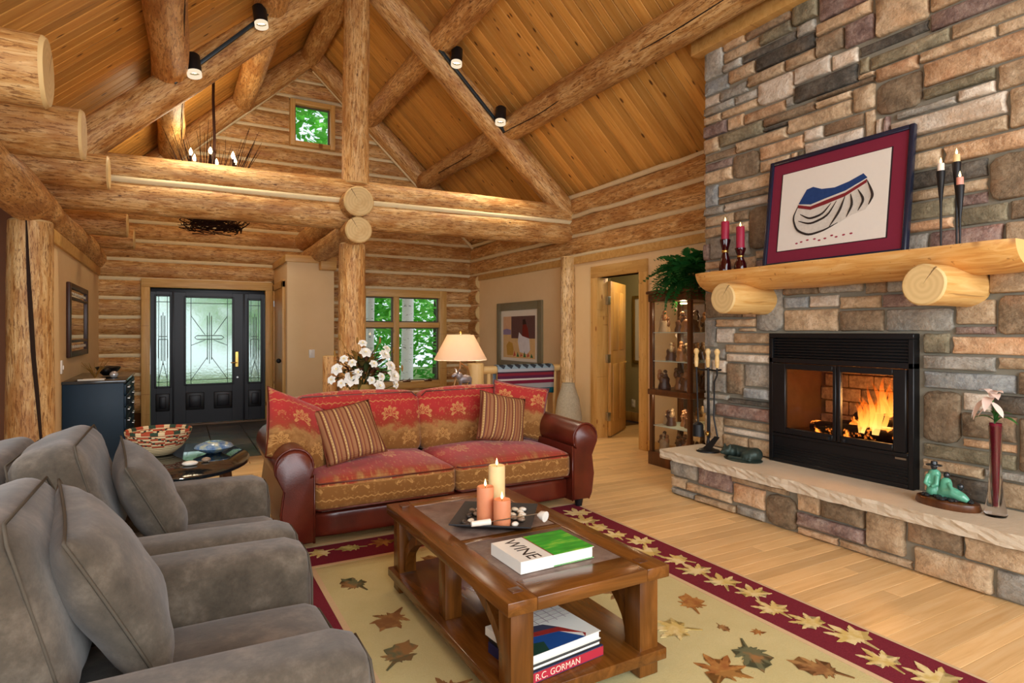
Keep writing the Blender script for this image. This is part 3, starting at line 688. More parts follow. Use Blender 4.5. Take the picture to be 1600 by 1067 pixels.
CHIMNEY_REST="1,1.4,0.38,0.5,d;1,1.3,0.5,0.66,t;1.3,1.4,0.5,0.6,r;1.3,1.4,0.6,0.7,n;1,1.3,0.66,0.76,w;1.3,1.4,0.7,0.8,d;1,1.24,0.76,0.9,g;1.24,1.3,0.76,0.9,t;1.3,1.4,0.8,0.96,o;1,1.18,0.9,1,t;1.18,1.3,0.9,1,t;1.3,1.4,0.96,1.08,t;1,1.3,1,1.1,t;1.3,1.4,1.08,1.18,n;1,1.3,1.1,1.2,n;1.3,1.4,1.18,1.3,g;1,1.3,1.2,1.36,t;1.4,1.46,1.26,1.38,t;1.3,1.4,1.3,1.44,d;1,1.3,1.36,1.46,o;1.3,1.4,1.44,1.54,l;1,1.3,1.46,1.58,n;1.3,1.4,1.54,1.62,w;1,1.24,1.58,1.68,b;1.24,1.3,1.58,1.72,n;1,1.18,1.68,1.78,n;1.18,1.24,1.68,1.84,n;1.24,1.3,1.72,1.84,g;1,1.18,1.78,1.9,o;1.18,1.3,1.84,2,n;1.3,1.42,1.86,1.96,d;1,1.18,1.9,2.04,t;1.3,1.42,1.96,2.1,o;1.18,1.3,2,2.12,o;1,1.18,2.04,2.14,o;1.3,1.42,2.1,2.22,o;1.18,1.3,2.12,2.22,w;1,1.18,2.14,2.28,l;1.18,1.42,2.22,2.36,n;1,1.18,2.28,2.42,g;1.18,1.42,2.36,2.44,b;1,1.18,2.42,2.58,o;1.18,1.38,2.44,2.54,t;1.18,1.36,2.54,2.68,o;1,1.18,2.58,2.68,d;1,1.3,2.68,2.84,g;1.3,1.38,2.68,2.78,n;1.3,1.38,2.78,2.88,t;1,1.3,2.84,2.94,n;1.3,1.38,2.88,2.98,n;1,1.3,2.94,3.08,n;1.38,1.44,2.96,3.1,g;1.3,1.38,2.98,3.12,n;1,1.3,3.08,3.22,g;1.38,1.44,3.1,3.2,n;1.3,1.38,3.12,3.22,o;1.38,1.44,3.2,3.3,n;1,1.18,3.22,3.36,l;1.18,1.38,3.22,3.34,t;1.38,1.44,3.3,3.4,d;1.46,1.58,3.3,3.42,o;1.18,1.38,3.34,3.44,t;1,1.18,3.36,3.48,g;1.38,1.44,3.4,3.52,w;1.46,1.64,3.42,3.56,n;1.64,1.78,3.42,3.58,t;1.18,1.38,3.44,3.54,r;1,1.18,3.48,3.58,t;1.38,1.44,3.52,3.68,d;1.18,1.38,3.54,3.68,n;1.46,1.64,3.56,3.66,g;1,1.18,3.58,3.68,g;1.64,1.78,3.58,3.72,w;1.78,2.02,3.62,3.76,d;2.02,2.08,3.62,3.76,n;1.46,1.64,3.66,3.76,n;1,1.44,3.68,3.84,b;2.08,2.26,3.7,3.8,d;2.26,2.36,3.7,3.82,t;1.64,1.78,3.72,3.86,d;1.46,1.64,3.76,3.86,t;1.78,2.08,3.76,3.86,d;2.08,2.26,3.8,3.92,d;2.26,2.36,3.82,3.92,t;1,1.44,3.84,3.94,n;1.44,1.68,3.86,3.96,w;1.68,1.92,3.86,3.96,l;1.92,2.08,3.86,4,d;2.08,2.26,3.92,4.04,t;2.26,2.7,3.92,4.08,t;2.7,2.84,3.92,4.06,w;1,1.24,3.94,4.04,n;1.24,1.42,3.94,4.06,r;1.44,1.8,3.96,4.08,r;1.8,1.92,3.96,4.06,t;1.92,2.08,4,4.12,t;1,1.24,4.04,4.2,g;2.08,2.26,4.04,4.2,w;1.24,1.42,4.06,4.18,t;1.8,1.92,4.06,4.16,g;2.7,3,4.06,4.22,t;3,3.06,4.06,4.18,o;1.42,1.8,4.08,4.22,t;2.26,2.5,4.08,4.18,r;2.5,2.7,4.08,4.18,w;3.06,3.24,4.1,4.26,w;1.92,2.08,4.12,4.26,n;1.8,1.92,4.16,4.32,t;1.24,1.42,4.18,4.32,t;2.26,2.5,4.18,4.32,r;2.5,2.7,4.18,4.28,t;3,3.06,4.18,4.32,t;1,1.24,4.2,4.36,d;2.08,2.26,4.2,4.34,n;1.42,1.72,4.22,4.36,t;1.72,1.8,4.22,4.36,t;2.7,3,4.22,4.32,n;1.92,2.08,4.26,4.36,t;3.06,3.24,4.26,4.36,t;2.5,2.7,4.28,4.36,o;1.24,1.42,4.32,4.36,g;2.26,2.5,4.32,4.36,o;2.7,2.88,4.32,4.36,t;2.88,3.06,4.32,4.36,t;3.24,3.48,4.32,4.36,o"

def stone_mesh(w, h, dep, big, rnd):
    g = .007; a, b = w/2-g, h/2-g; cut_ = min(a, b)*(.6 if big else .22)
    pts = []
    for sx, sy in ((1, 1), (-1, 1), (-1, -1), (1, -1)):
        c1 = cut_*rnd.uniform(.25, 1.0); c2 = cut_*rnd.uniform(.25, 1.0)*(1.4 if big else 1)
        p1 = (sx*(a-c2), sy*b); p2 = (sx*a, sy*(b-c1)); mid = ((p1[0]+p2[0])/2+sx*c2*.18, (p1[1]+p2[1])/2+sy*c1*.18)
        tri = [p2, mid, p1] if sx*sy > 0 else [p1, mid, p2]
        pts += tri
        nx = {(1, 1): (0, b), (-1, 1): (-a, 0), (-1, -1): (0, -b), (1, -1): (a, 0)}[(sx, sy)]
        pts.append((nx[0]*rnd.uniform(.95, 1.0)+rnd.uniform(-.15, .15)*a*(nx[0] == 0), nx[1]*rnd.uniform(.93, 1.0)+rnd.uniform(-.1, .1)*b*(nx[1] == 0)))
    bv = min(.008, b*.25); sd = rnd.random()*50
    def rg(s_in, d, jit=0):
        return [(x*(1-s_in/a if s_in < a else .1), z*(1-s_in/b if s_in < b else .1), d+jit*noise.noise((x*9+sd, z*9, d))) for x, z in pts]
    # local: x -> along the wall, y -> height, z -> out of the wall
    rs = [rg(0, -.035), rg(0, dep*.45), rg(bv*.45, dep*.82, .006), rg(bv*1.3, dep, .012)]
    inner = [(x*.5, z*.5, dep+.004+.016*noise.noise((x*6+sd, z*6, 3))) for x, z in pts]
    bl = B(); bl.rings(rs+[inner], True, (False, True))
    return bl
def lay(spec, X0, parent, name, joined=None):
    rnd = random.Random(77)
    for s in spec.split(';'):
        y0, y1, z0, z1, t = s.split(','); y0, y1, z0, z1 = map(float, (y0, y1, z0, z1))
        bl = stone_mesh(y1-y0, z1-z0, rnd.uniform(.02, .05), t.isupper(), rnd)
        tone = {'W': 'w', 'N': 'n', 'G': 'g'}.get(t, t)
        M = Matrix(((0, 0, -1, X0), (1, 0, 0, (y0+y1)/2), (0, 1, 0, (z0+z1)/2), (0, 0, 0, 1)))
        if joined is None: bl.end(name, STONE[tone], parent, 50, M)
        else:
            me = bl.mesh(STONE[tone]); me.transform(M); joined.bm.from_mesh(me)
            bpy.data.meshes.remove(me)
ch = thing('stone_chimney', 'tall fieldstone chimney breast rising above the fireplace to the ceiling', 'chimney', (4.5, 2.4, 0))
cb = B(); XC = 4.205
for bb in ((XC, 4.99, 3.235, 3.96, 0, 4.6), (XC, 4.99, .95, 2.15, 0, 4.6), (XC, 4.99, 2.15, 3.235, 1.39, 4.6), (XC, 4.99, 2.15, 3.235, 0, .36), (4.85, 4.99, 2.15, 3.235, .36, 1.39)): cb.box(*bb)
cb.end('mortar_core', M_MORTAR, ch, 0)
lay(CHIMNEY, XC, ch, 'stone')
jr = B(); lay(CHIMNEY_REST, XC, ch, 'stone', jr); tag(jr.end('stone_rest', STONE['t'], ch, 50), kind='stuff')
he = thing('stone_hearth', 'raised stone hearth with pale limestone slab below the fireplace', 'hearth', (3.95, 2.6, 0))
boxo('mortar_core', (3.79, XC-.001, 1.42, 3.93, 0, .305), M_MORTAR, he, 0)
lay(HEARTH, 3.79, he, 'stone')
for i, (a0, a1, b0, b1) in enumerate(((3.78, 4.0, 0, .15), (4.0, 4.2, 0, .15), (3.78, 3.95, .15, .3), (3.95, 4.2, .15, .3))):
    rnd = random.Random(i); me = stone_mesh(a1-a0, b1-b0, .03, False, rnd)
    me.end('stone', STONE['gttn'[i]], he, 50, Matrix(((1, 0, 0, (a0+a1)/2), (0, 0, -1, 1.42), (0, 1, 0, (b0+b1)/2), (0, 0, 0, 1))))
    rnd = random.Random(i+9); me = stone_mesh(a1-a0, b1-b0, .03, False, rnd)
    me.end('stone', STONE['gttn'[i]], he, 50, Matrix(((-1, 0, 0, (a0+a1)/2), (0, 0, 1, 3.93), (0, 1, 0, (b0+b1)/2), (0, 0, 0, 1))))
# slab with a rough-cut front edge
sb = bmesh.new(); bmesh.ops.create_cube(sb, size=1); 
bmesh.ops.scale(sb, vec=(XC-.012-3.69, 2.66, .075), verts=sb.verts); bmesh.ops.subdivide_edges(sb, edges=[e for e in sb.edges if abs(e.verts[0].co.y-e.verts[1].co.y) > 1], cuts=60)
bmesh.ops.subdivide_edges(sb, edges=[e for e in sb.edges if abs(e.verts[0].co.z-e.verts[1].co.z) > .05], cuts=3)
for v in sb.verts:
    if v.co.x < -.2: v.co.x += .014*noise.noise((v.co.y*9, v.co.z*40, 0))+.01*noise.noise((v.co.y*30, v.co.z*60, 5)); v.co.z += (.004*noise.noise((v.co.y*14, 0, 2)) if v.co.z < 0 else 0)
me = bpy.data.meshes.new('hearth_slab'); sb.to_mesh(me); sb.free(); me.materials.append(M_SLAB)
link('hearth_slab', me, he, Matrix.Translation(((XC-.012+3.69)/2, 2.67, .3425)))

# ---- outdoors
gd = B().box(-14, 22, 10.7, 30, -.5, -.4); o = gd.end('yard_ground', plain('forest_floor', lin(70, 96, 40), .9, .1, 0, .4, 2), None, 0); o['kind'] = 'structure'
a = Mat('leaf_green', .6, .3); nn = a.noise(a.obj((1, 1, 1)), 1.2, 4)
a.col(a.ramp(nn, [(.3, lin(44, 128, 44)), (.5, lin(108, 200, 84)), (.7, lin(190, 242, 140))])); a.b.inputs['Subsurface Weight'].default_value = 0
tb = a.new('ShaderNodeBsdfTranslucent'); tb.inputs[0].default_value = lin(120, 210, 80); mx = a.new('ShaderNodeMixShader'); mx.inputs[0].default_value = .4
a.nt.links.new(a.b.outputs[0], mx.inputs[1]); a.nt.links.new(tb.outputs[0], mx.inputs[2]); a.nt.links.new(mx.outputs[0], a.nt.nodes['Material Output'].inputs[0]); M_LEAF = a.m
a = Mat('birch_bark', .7, .3); nn = a.noise(a.obj((3, 3, 9)), 3, 4); a.col(a.mix(nn.sm(.6, .68), lin(226, 222, 212), lin(96, 92, 84))); M_BIRCH = a.m
M_BARK = plain('grey_bark', lin(92, 88, 72), .9, .2, 0, .3, 8)
def tree(lab, x, y, h, r, crown, n, birch=False, group='trees outside the windows', cz=None, ls=.16):
    t_ = thing('birch_tree' if birch else 'forest_tree', lab, 'tree', (x, y, -.4), group)
    B().tube([(x, y, -.45), (x+.05, y, h*.4), (x-.04, y+.05, h)], [r, r*.85, r*.4], 10).end('trunk', M_BIRCH if birch else M_BARK, t_)
    rnd = random.Random(int(x*100+y*7)); vs, fs = [], []
    cz = cz if cz is not None else h*.6
    for i in range(n):
        while True:
            p = Vector((rnd.uniform(-1, 1), rnd.uniform(-1, 1), rnd.uniform(-1, 1)))
            if p.length < 1: break
        q = Vector((x, y, cz))+Vector((p.x*crown[0], p.y*crown[1], p.z*crown[2]))
        if q.y < 11.2 or q.z < -.4: continue
        u = Vector((rnd.uniform(-1, 1), rnd.uniform(-1, 1), rnd.uniform(-.5, .5))).normalized(); w = u.cross(Vector((rnd.uniform(-1, 1), rnd.uniform(-1, 1), 1))).normalized()
        s_ = ls*rnd.uniform(.6, 1.3); b0 = len(vs)
        vs += [q-u*s_, q-w*s_*.4, q+u*s_, q+w*s_*.4]; fs.append((b0, b0+1, b0+2, b0+3))
    me = bpy.data.meshes.new('foliage'); me.from_pydata([tuple(v) for v in vs], [], fs); me.materials.append(M_LEAF)
    tag(link('foliage', me, t_), kind='stuff')
tree('white birch trunk standing in the right panes of far window', 4.35, 12.6, 7, .14, (1.2, .8, 1.2), 300, True, cz=6)
tree('slim birch at the left edge of far window beside log post', 3.52, 12.6, 7, .10, (1.2, .8, 1.2), 300, True, cz=6)
for i, (x, y, h, cx, n, cz, lab) in enumerate(((6.4, 16, 7, 2.6, 2600, 2.6, 'bright leafy tree filling right side of the far window'), (4.2, 17.5, 6, 2.2, 2200, 1.6, 'dense green tree behind white birch trunks'),
        (2.6, 18.5, 9, 2.4, 2200, 3.4, 'leafy tree behind the left panes of far window'), (1.9, 14.5, 10, 2.2, 2400, 7.0, 'green crown seen through the small gable window'),
        (-.8, 20, 9, 3.2, 1500, 4.5, 'green tree blurred behind left side light'), (2.2, 21, 8, 2.6, 1300, 3.0, 'green tree blurred behind right side light'), (8.6, 21, 9, 3.2, 2200, 3.0, 'far green tree deep in the woods'))):
    tree(lab, x, y, h, .12, (cx, 1.6, 2.6), n, False, cz=cz)

# ================================================================ object materials
def uvn(a): 
    n = a.new('ShaderNodeUVMap'); n.uv_map = 'UVMap'; return n.outputs[0]
a = Mat('damask_fabric', .85, .15)
p = a.sep(uvn(a)); u_, v_ = p[0], p[1]
band = (((v_-.28)*(2*PI/.8)).cos()*.5+.5)+(a.noise(uvn(a), 11, 5)-.5)*.9
base = a.ramp(band, [(.08, lin(132, 88, 42)), (.30, lin(164, 120, 70)), (.46, lin(150, 66, 40)), (.62, lin(160, 52, 42)), (.9, lin(176, 50, 48))])
def palmette(cu, cv, ou, ov, sz):
    col_ = ((u_+ou)/cu).floor(); x = (((u_+ou)/cu).fract()-.5)*cu; y = (((v_+ov)/cv).fract()-.4)*cv
    r = (x*x+y*y).sqrt(); th = x.atan2(y)
    pet = (th*4.5).cos().abs()*.32+.62
    k = (th.abs() < 2.25)
    outer = (r < pet*sz)*k; inner = (r > pet*sz*.72); ribs = ((th*4.5).cos().abs() > .86)*(r > sz*.2)
    dots = (r < sz*.16)
    return (outer*(inner.max(ribs))).max(dots)
mo = palmette(.30, .40, .10, .02, .078).max(palmette(.30, .40, .25, .22, .072)*.8).max(palmette(.15, .20, .02, .13, .028)*.55).max((a.vor(uvn(a), 46) < .3)*.28)
zz = ((v_/.40).fract()-.62-(((u_/.045).fract()-.5).abs()*.06)).abs() < .011
mo = mo.max(zz*.8)
c = a.mix(mo*.75*(a.noise(uvn(a), 60, 2).sm(.3, .5)), base, lin(206, 156, 92))
wv = ((v_*900).sin()*.5+.5); c = a.mix(wv*.18, c, lin(90, 40, 20))
a.col(c); a.bump(mo*.6+wv*.2, .3, .004); a.b.inputs['Sheen Weight'].default_value = .15; M_DAMASK = a.m
a = Mat('stripe_fabric', .85, .15); p = a.sep(uvn(a)); f_ = (p[0]/.085).fract()
c = a.ramp(f_, [(0, lin(112, 58, 40)), (.12, lin(112, 58, 40)), (.14, lin(176, 134, 84)), (.3, lin(186, 146, 94)), (.32, lin(88, 40, 52)), (.45, lin(150, 96, 66)), (.6, lin(172, 126, 78)), (.62, lin(120, 52, 40)), (.8, lin(160, 112, 76))])
dsh = ((f_-.22).abs() < .05)*((p[1]/.022).fract() < .55)
c = a.mix(dsh*.8, c, lin(210, 176, 116)); c = a.mix((p[1]*700).sin()*.12+.12, c, lin(70, 40, 24)); a.col(c); a.bump((p[1]*700).sin(), .15, .002); M_STRIPE = a.m
a = Mat('oxblood_leather', .3, .5); v = a.obj(); n = a.noise(v, 4, 4); c = a.mix(n.sm(.3, .7), lin(72, 24, 15), lin(98, 36, 21)); a.col(c)
a.bump(a.noise(v, 5, 2)*.3+a.vor(v, 160)*.25, .1, .01); M_LEATHER = a.m
a = Mat('grey_suede', .9, .12); v = a.obj((1, 1, 1), 9); n = a.noise(v, 7, 6, .7); n2 = a.noise(v, 60, 3)
a.col(a.mix(n2*.35, a.ramp(n, [(.3, lin(60, 53, 43)), (.5, lin(86, 77, 65)), (.68, lin(118, 107, 93))]), lin(58, 52, 44))); a.bump(n*.5+n2*.4, .22, .006); a.b.inputs['Sheen Weight'].default_value = .22; a.b.inputs['Sheen Roughness'].default_value = .6; M_SUEDE = a.m
M_SUEDEPIPE = plain('suede_piping', lin(80, 73, 63), .85, .15)
M_TABLE = plank_mat('cherry_table', lin(74, 40, 12), lin(102, 60, 20), lin(134, 82, 32), False, .22, (7, .8, 7), .55, .1)
M_TABLEX = plank_mat('cherry_table_cross', lin(74, 40, 12), lin(102, 60, 20), lin(134, 82, 32), False, .22, (.8, 7, 7), .55, .1)
M_TABLEZ = plank_mat('cherry_table_leg', lin(74, 40, 12), lin(102, 60, 20), lin(134, 82, 32), False, .25, (7, 7, .8), .5, .1)
a = Mat('slate_inlay', .4, .5); v = a.obj(); n = a.noise(v, 9, 6, .7); a.col(a.ramp(n, [(.3, lin(84, 66, 58)), (.5, lin(118, 98, 88)), (.7, lin(142, 126, 112))])); a.bump(n, .4, .01); M_INLAY = a.m
M_CHERRYD = plank_mat('dark_cherry_cabinet', lin(58, 30, 12), lin(84, 46, 20), lin(108, 62, 28), False, .3, (7, 7, .8), .5, .1)
def wax(name, c):
    a = Mat(name, .45, .3); n = a.noise(a.obj(), 25, 3); a.col(a.mix(n, tuple(q*.85 for q in c[:3])+(1,), c)); a.b.inputs['Subsurface Weight'].default_value = .25; a.b.inputs['Subsurface Radius'].default_value = (.03, .015, .008); return a.m
M_WAXY, M_WAXO, M_WAXR, M_WAXW = wax('cream_wax', lin(240, 208, 150)), wax('terracotta_wax', lin(222, 142, 100)), wax('crimson_wax', lin(160, 34, 62)), wax('white_wax', lin(244, 232, 214))
M_CARPET_F = None
a = Mat('rug_field', .95, .05); v = a.obj(); n = a.noise(v, 4, 5); n2 = a.noise(v, 160, 2); a.col(a.mix(n2*.4, a.mix(n, lin(190, 178, 124), lin(214, 203, 154)), lin(166, 152, 104))); a.bump(n2, .5, .004); M_RUGF = a.m
a = Mat('rug_border', .95, .05); v = a.obj(); n2 = a.noise(v, 160, 2); a.col(a.mix(n2, lin(104, 32, 44), lin(130, 50, 62))); a.bump(n2, .5, .004); M_RUGB = a.m
M_RUGL = plain('rug_line', lin(206, 178, 140), .95, .05, 0, .1, 90)
def leafm(name, c, d):
    a = Mat(name, .95, .05); v = a.obj((1, 1, 1), 7); p = a.sep(v); n = a.noise(v, 14, 3); vein = ((p[1].atan2(p[0])*9).cos() > .75)
    a.col(a.mix(vein*.55, a.mix(n.sm(.4, .6), c, d), tuple(q*.6 for q in c[:3])+(1,))); return a.m
LEAFM = [leafm('leaf_gold', lin(204, 178, 106), lin(222, 204, 150)), leafm('leaf_olive', lin(196, 188, 118), lin(150, 140, 80)), leafm('leaf_copper', lin(176, 128, 70), lin(150, 96, 52)), leafm('leaf_brown', lin(136, 96, 60), lin(164, 124, 76)), leafm('leaf_sage', lin(104, 104, 76), lin(150, 112, 70))]

def piping(path, mat, parent, M, r=.006):
    me = B().tube(path, r, 6, False).mesh(mat, 180); return place(me, 'piping', mat, parent, M)

# ================================================================ fireplace insert
fi = thing('fireplace_insert', 'black steel fireplace insert with two glass doors and burning fire', 'fireplace', (4.2, 2.69, .38))
XI = 4.135; Y0, Y1, Z0, Z1 = 2.148, 3.235, .382, 1.392
fb = B()
for bb in ((Y0, Y1, 1.355, Z1), (Y0, Y1, 1.16, 1.20), (Y0, Y0+.035, Z0, 1.355), (Y1-.035, Y1, Z0, 1.355), (Y0+.035, Y1-.035, .585, .612), (Y0+.035, Y1-.035, Z0, .41)):
    fb.box(XI, XI+.1, bb[0], bb[1], bb[2], bb[3], .004, 1)
fb.end('surround_frame', M_FIREBOX, fi)
for z in [1.205+.0215*i for i in range(7)]: B().box(XI+.015, XI+.05, Y0+.036, Y1-.036, z, z+.012, .002, 1).end('louver', M_FIREBOX, fi)
B().box(XI+.06, XI+.07, Y0+.036, Y1-.036, 1.2, 1.355).end('vent_back', M_FIREBOX, fi)
B().box(XI+.015, XI+.03, Y0+.036, Y1-.036, .41, .585).end('ash_panel', M_FIREBOX, fi)
for z in [.43+.02*i for i in range(5)]: B().box(XI+.006, XI+.02, Y0+.045, Y1-.045, z, z+.008, .002, 1).end('louver', M_FIREBOX, fi)
M_FGLASS = glass('fire_glass', (1, .95, .9, 1), .02, .86)
for (ya, yb) in ((2.665, 3.195), (2.19, 2.660)):
    db = B(); s0, s1 = (.035, .125) if ya > 2.6 else (.09, .035)
    db.box(XI-.012, XI+.02, ya, ya+s0-.008, .615, 1.158, .005, 1).box(XI-.012, XI+.02, yb-s1+.008, yb, .615, 1.158, .005, 1).box(XI-.012, XI+.02, ya+s0-.008, yb-s1+.008, 1.115, 1.158, .005, 1).box(XI-.012, XI+.02, ya+s0-.008, yb-s1+.008, .615, .66, .005, 1)
    d_ = db.end('glass_door', M_FIREBOX, fi)
    B().box(XI+.004, XI+.009, ya+s0-.01, yb-s1+.01, .655, 1.12).end('pane', M_FGLASS, d_)
    hy = ya+.05 if ya > 2.6 else yb-.06
    B().box(XI-.035, XI-.01, hy-.012, hy+.012, .622, .645, .004).end('latch', M_BLACK, d_)
B().box(XI+.012, XI+.015, 2.2, 2.27, .565, .578).end('maker_plate', M_STEEL, fi)
bx_ = B()
for bb in ((4.2, 4.72, Y0+.05, Y0+.07, .6, 1.2), (4.2, 4.72, Y1-.07, Y1-.05, .6, 1.2), (4.7, 4.72, Y0+.05, Y1-.05, .6, 1.2), (4.2, 4.72, Y0+.05, Y1-.05, 1.18, 1.2), (4.2, 4.72, Y0+.05, Y1-.05, .6, .625)): bx_.box(*bb)
bx_.end('burn_chamber', plain('glow_tinted_lining', lin(104, 72, 42), .9, .1, 0, .3, 9), fi)  # wall colour lightened to amber, standing in for the fire's glow
M_FBRICK = stone_mat('firebrick', [lin(120, 82, 46), lin(170, 122, 70), lin(196, 150, 96), lin(90, 60, 36)])
for r_ in range(5):
    for c_ in range(5):
        y = Y0+.08+c_*.2+(.1 if r_ % 2 else 0); y1_ = min(y+.19, Y1-.08)
        if y1_-y > .04: B().box(4.68, 4.7, y, y1_, .63+r_*.11, .73+r_*.11, .006, 1).end('firebrick', M_FBRICK, fi)
M_CHAR = plain('charred_log', lin(34, 26, 20), .9, .1, 0, .4, 12)
a = Mat('ember_log', .9, .1); n = a.noise(a.obj(), 12, 4); a.col(lin(30, 22, 18)); a.set(a.b, 'Emission Color', (1, .25, .03, 1)); a.set(a.b, 'Emission Strength', n.sm(.55, .7)*4); M_EMBER = a.m
for i, (p0, p1, r_) in enumerate((((4.32, 2.25, .68), (4.36, 3.0, .67), .055), ((4.5, 2.22, .69), (4.46, 2.85, .68), .06), ((4.38, 2.28, .78), (4.46, 2.72, .76), .05))):
    log('fire_log', p0, p1, r_, r_*.9, fi, seed=i, mats=[M_EMBER, M_CHAR], n=12)
m = bpy.data.materials.new('flame'); m.use_nodes = True; nt = m.node_tree; nt.nodes.clear()
tc = nt.nodes.new('ShaderNodeTexCoord'); sp = nt.nodes.new('ShaderNodeSeparateXYZ'); nt.links.new(tc.outputs['Generated'], sp.inputs[0])
nz_ = nt.nodes.new('ShaderNodeTexNoise'); nz_.inputs['Scale'].default_value = 4; nt.links.new(tc.outputs['Object'], nz_.inputs[0])
ad = nt.nodes.new('ShaderNodeMath'); ad.operation = 'MULTIPLY_ADD'; nt.links.new(nz_.outputs[0], ad.inputs[0]); ad.inputs[1].default_value = .5; nt.links.new(sp.outputs[2], ad.inputs[2])
rp = nt.nodes.new('ShaderNodeValToRGB'); nt.links.new(ad.outputs[0], rp.inputs[0]); e = rp.color_ramp.elements
e[0].position = .2; e[0].color = (1, .62, .2, 1); e[1].position = 1.15 if False else 1.0; e[1].color = (.9, .16, .01, 1); q = e.new(.55); q.color = (1, .42, .07, 1)
em = nt.nodes.new('ShaderNodeEmission'); nt.links.new(rp.outputs[0], em.inputs[0]); em.inputs[1].default_value = 3.2
tp = nt.nodes.new('ShaderNodeBsdfTransparent'); mx = nt.nodes.new('ShaderNodeMixShader')
r2 = nt.nodes.new('ShaderNodeMapRange'); nt.links.new(ad.outputs[0], r2.inputs[0]); r2.inputs[1].default_value = .35; r2.inputs[2].default_value = 1.2; r2.inputs[3].default_value = .35; r2.inputs[4].default_value = .97
nt.links.new(r2.outputs[0], mx.inputs[0]); nt.links.new(em.outputs[0], mx.inputs[1]); nt.links.new(tp.outputs[0], mx.inputs[2])
ou = nt.nodes.new('ShaderNodeOutputMaterial'); nt.links.new(mx.outputs[0], ou.inputs[0]); M_FIRE = m
random.seed(21)
for i in range(42):
    y = random.uniform(2.24, 2.66) if i < 36 else random.uniform(2.66, 2.78); x = random.uniform(4.28, 4.52)
    h = random.uniform(.16, .30)*(1-.9*abs(y-2.46)) + (.13 if abs(y-2.47) < .08 else 0)
    if i >= 36: h *= .35
    ph = random.uniform(0, 6); w_ = random.uniform(.014, .034)
    B().tube([(x+.015*math.sin(ph+t*5), y+.04*math.sin(ph*1.7+t*4.8)*t, .68+h*t) for t in [q/9 for q in range(10)]], [max(.001, w_*math.sin(PI*min(1, .28+.72*t))**.8*(1-.35*t)) for t in [q/9 for q in range(10)]], 8).end('flame', M_FIRE, fi, 180)
light('fire_glow', 'POINT', (4.36, 2.45, .88), 24, (1, .5, .16), shadow_soft_size=.1).parent = fi
bpy.data.objects['fire_glow'].matrix_parent_inverse = wm(fi).inverted()

# ---- mantel
mt = thing('mantel_shelf', 'half-log mantel shelf on two round log brackets above the fireplace', 'mantel', (4.0, 2.6, 1.75))
pr = []
for i in range(15):
    a_ = PI+ (PI/2+.25)*i/14
    pr.append((4.06+.235*math.cos(a_), 1.895+.165*math.sin(a_)))
pr = [(4.19, 1.895)]+pr+[(4.19, 1.74)]
mb = B(); rs = []
for j in range(25):
    y = 1.50+(3.74-1.50)*j/24; s = 1.0+.05*noise.noise((y*2, 0, 1)); tp_ = 1-.08*(1 if j in (0, 24) else 0)
    rs.append([(4.19+(x-4.19)*s*tp_, y, 1.895+(z-1.895)*s*tp_) for x, z in pr])
vs = mb.rings(rs, True, (False, False)); mb.mi = 1; mb.f(vs[0]); mb.f(vs[-1][::-1])
M_MANTEL = plank_mat('mantel_pine', lin(186, 116, 48), lin(218, 164, 90), lin(236, 198, 134), True, .4, (13, 1.3, 13), .45, .05, lin(120, 60, 24))
M_MANTELEND = plain('mantel_end', lin(226, 190, 120), .6, .3, 0, .1, 12)
mb.end('half_log', [M_MANTEL, M_MANTELEND], mt, 35)
M_BRK = plank_mat('bracket_log', lin(198, 142, 68), lin(222, 178, 108), lin(234, 200, 136), True, .5, (1.2, 14, 14), .35, .1, lin(120, 66, 30))
for y in (1.87, 3.31): log('bracket_log', (4.2, y, 1.668), (3.69, y, 1.668), .12, .118, mt, seed=y, mats=[M_BRK, M_LOGEND], n=24)

# ---- framed picture on the mantel: a plain abstract stand-in
pf = thing('framed_artwork', 'large navy framed artwork with burgundy mat leaning on the mantel', 'picture', (4.07, 2.66, 1.9))
A = TR((4.02, 2.66, 1.898), 0, R(7.5), R(-90))       # local x -> -Y (right in the picture), z up, y -> out(+X)
A = Matrix.Translation((4.02, 2.66, 1.898)) @ Matrix.Rotation(R(7), 4, 'Y') @ Matrix(((0, 1, 0, 0), (-1, 0, 0, 0), (0, 0, 1, 0), (0, 0, 0, 1)))
M_NAVY = plain('navy_frame', lin(26, 34, 54), .25, .6); Wd, Hd = .535, .84
f_ = B(); s = .032
f_.box(-Wd, -Wd+s, -.02, .02, 0, Hd, .006).box(Wd-s, Wd, -.02, .02, 0, Hd, .006).box(-Wd+s, Wd-s, -.02, .02, 0, s, .006).box(-Wd+s, Wd-s, -.02, .02, Hd-s, Hd, .006)
link('moulding', f_.mesh(M_NAVY), pf, A)
link('burgundy_mat', B().box(-Wd+s, Wd-s, -.004, .008, s, Hd-s).mesh(plain('burgundy_mat', lin(122, 38, 58), .7, .2, 0, .06)), pf, A)
link('mat_bevel', B().box(-.425, .405, -.0065, -.003, .115, .725).mesh(plain('bevel_dark', lin(40, 18, 24), .7)), pf, A)
PI_ = [(-.415+.01*noise.noise((i, 0, 0)), .12+.6*i/20) for i in range(21)]+[(.395+.01*noise.noise((i, 5, 0)), .72-.6*i/20) for i in range(21)]
link('paper', B().prism(PI_, lambda a, b, d: (a, d, b), -.009, -.006).mesh(plain('rag_paper', lin(226, 220, 208), .8, .2, 0, .03)), pf, A)
def shape(nm, pts, c, d): link(nm, B().prism(pts, lambda a, b, q: (a, q, b), d-.0015, d).mesh(plain(nm, c, .8, .2, 0, .2, 40)), pf, A)
shape('grey_form', [(-.27, .28), (-.30, .38), (-.24, .47), (.10, .50), (.26, .52), (.30, .40), (.25, .33), (.16, .31), (.05, .26), (-.10, .22), (-.2, .22)], lin(206, 200, 188), -.0095)
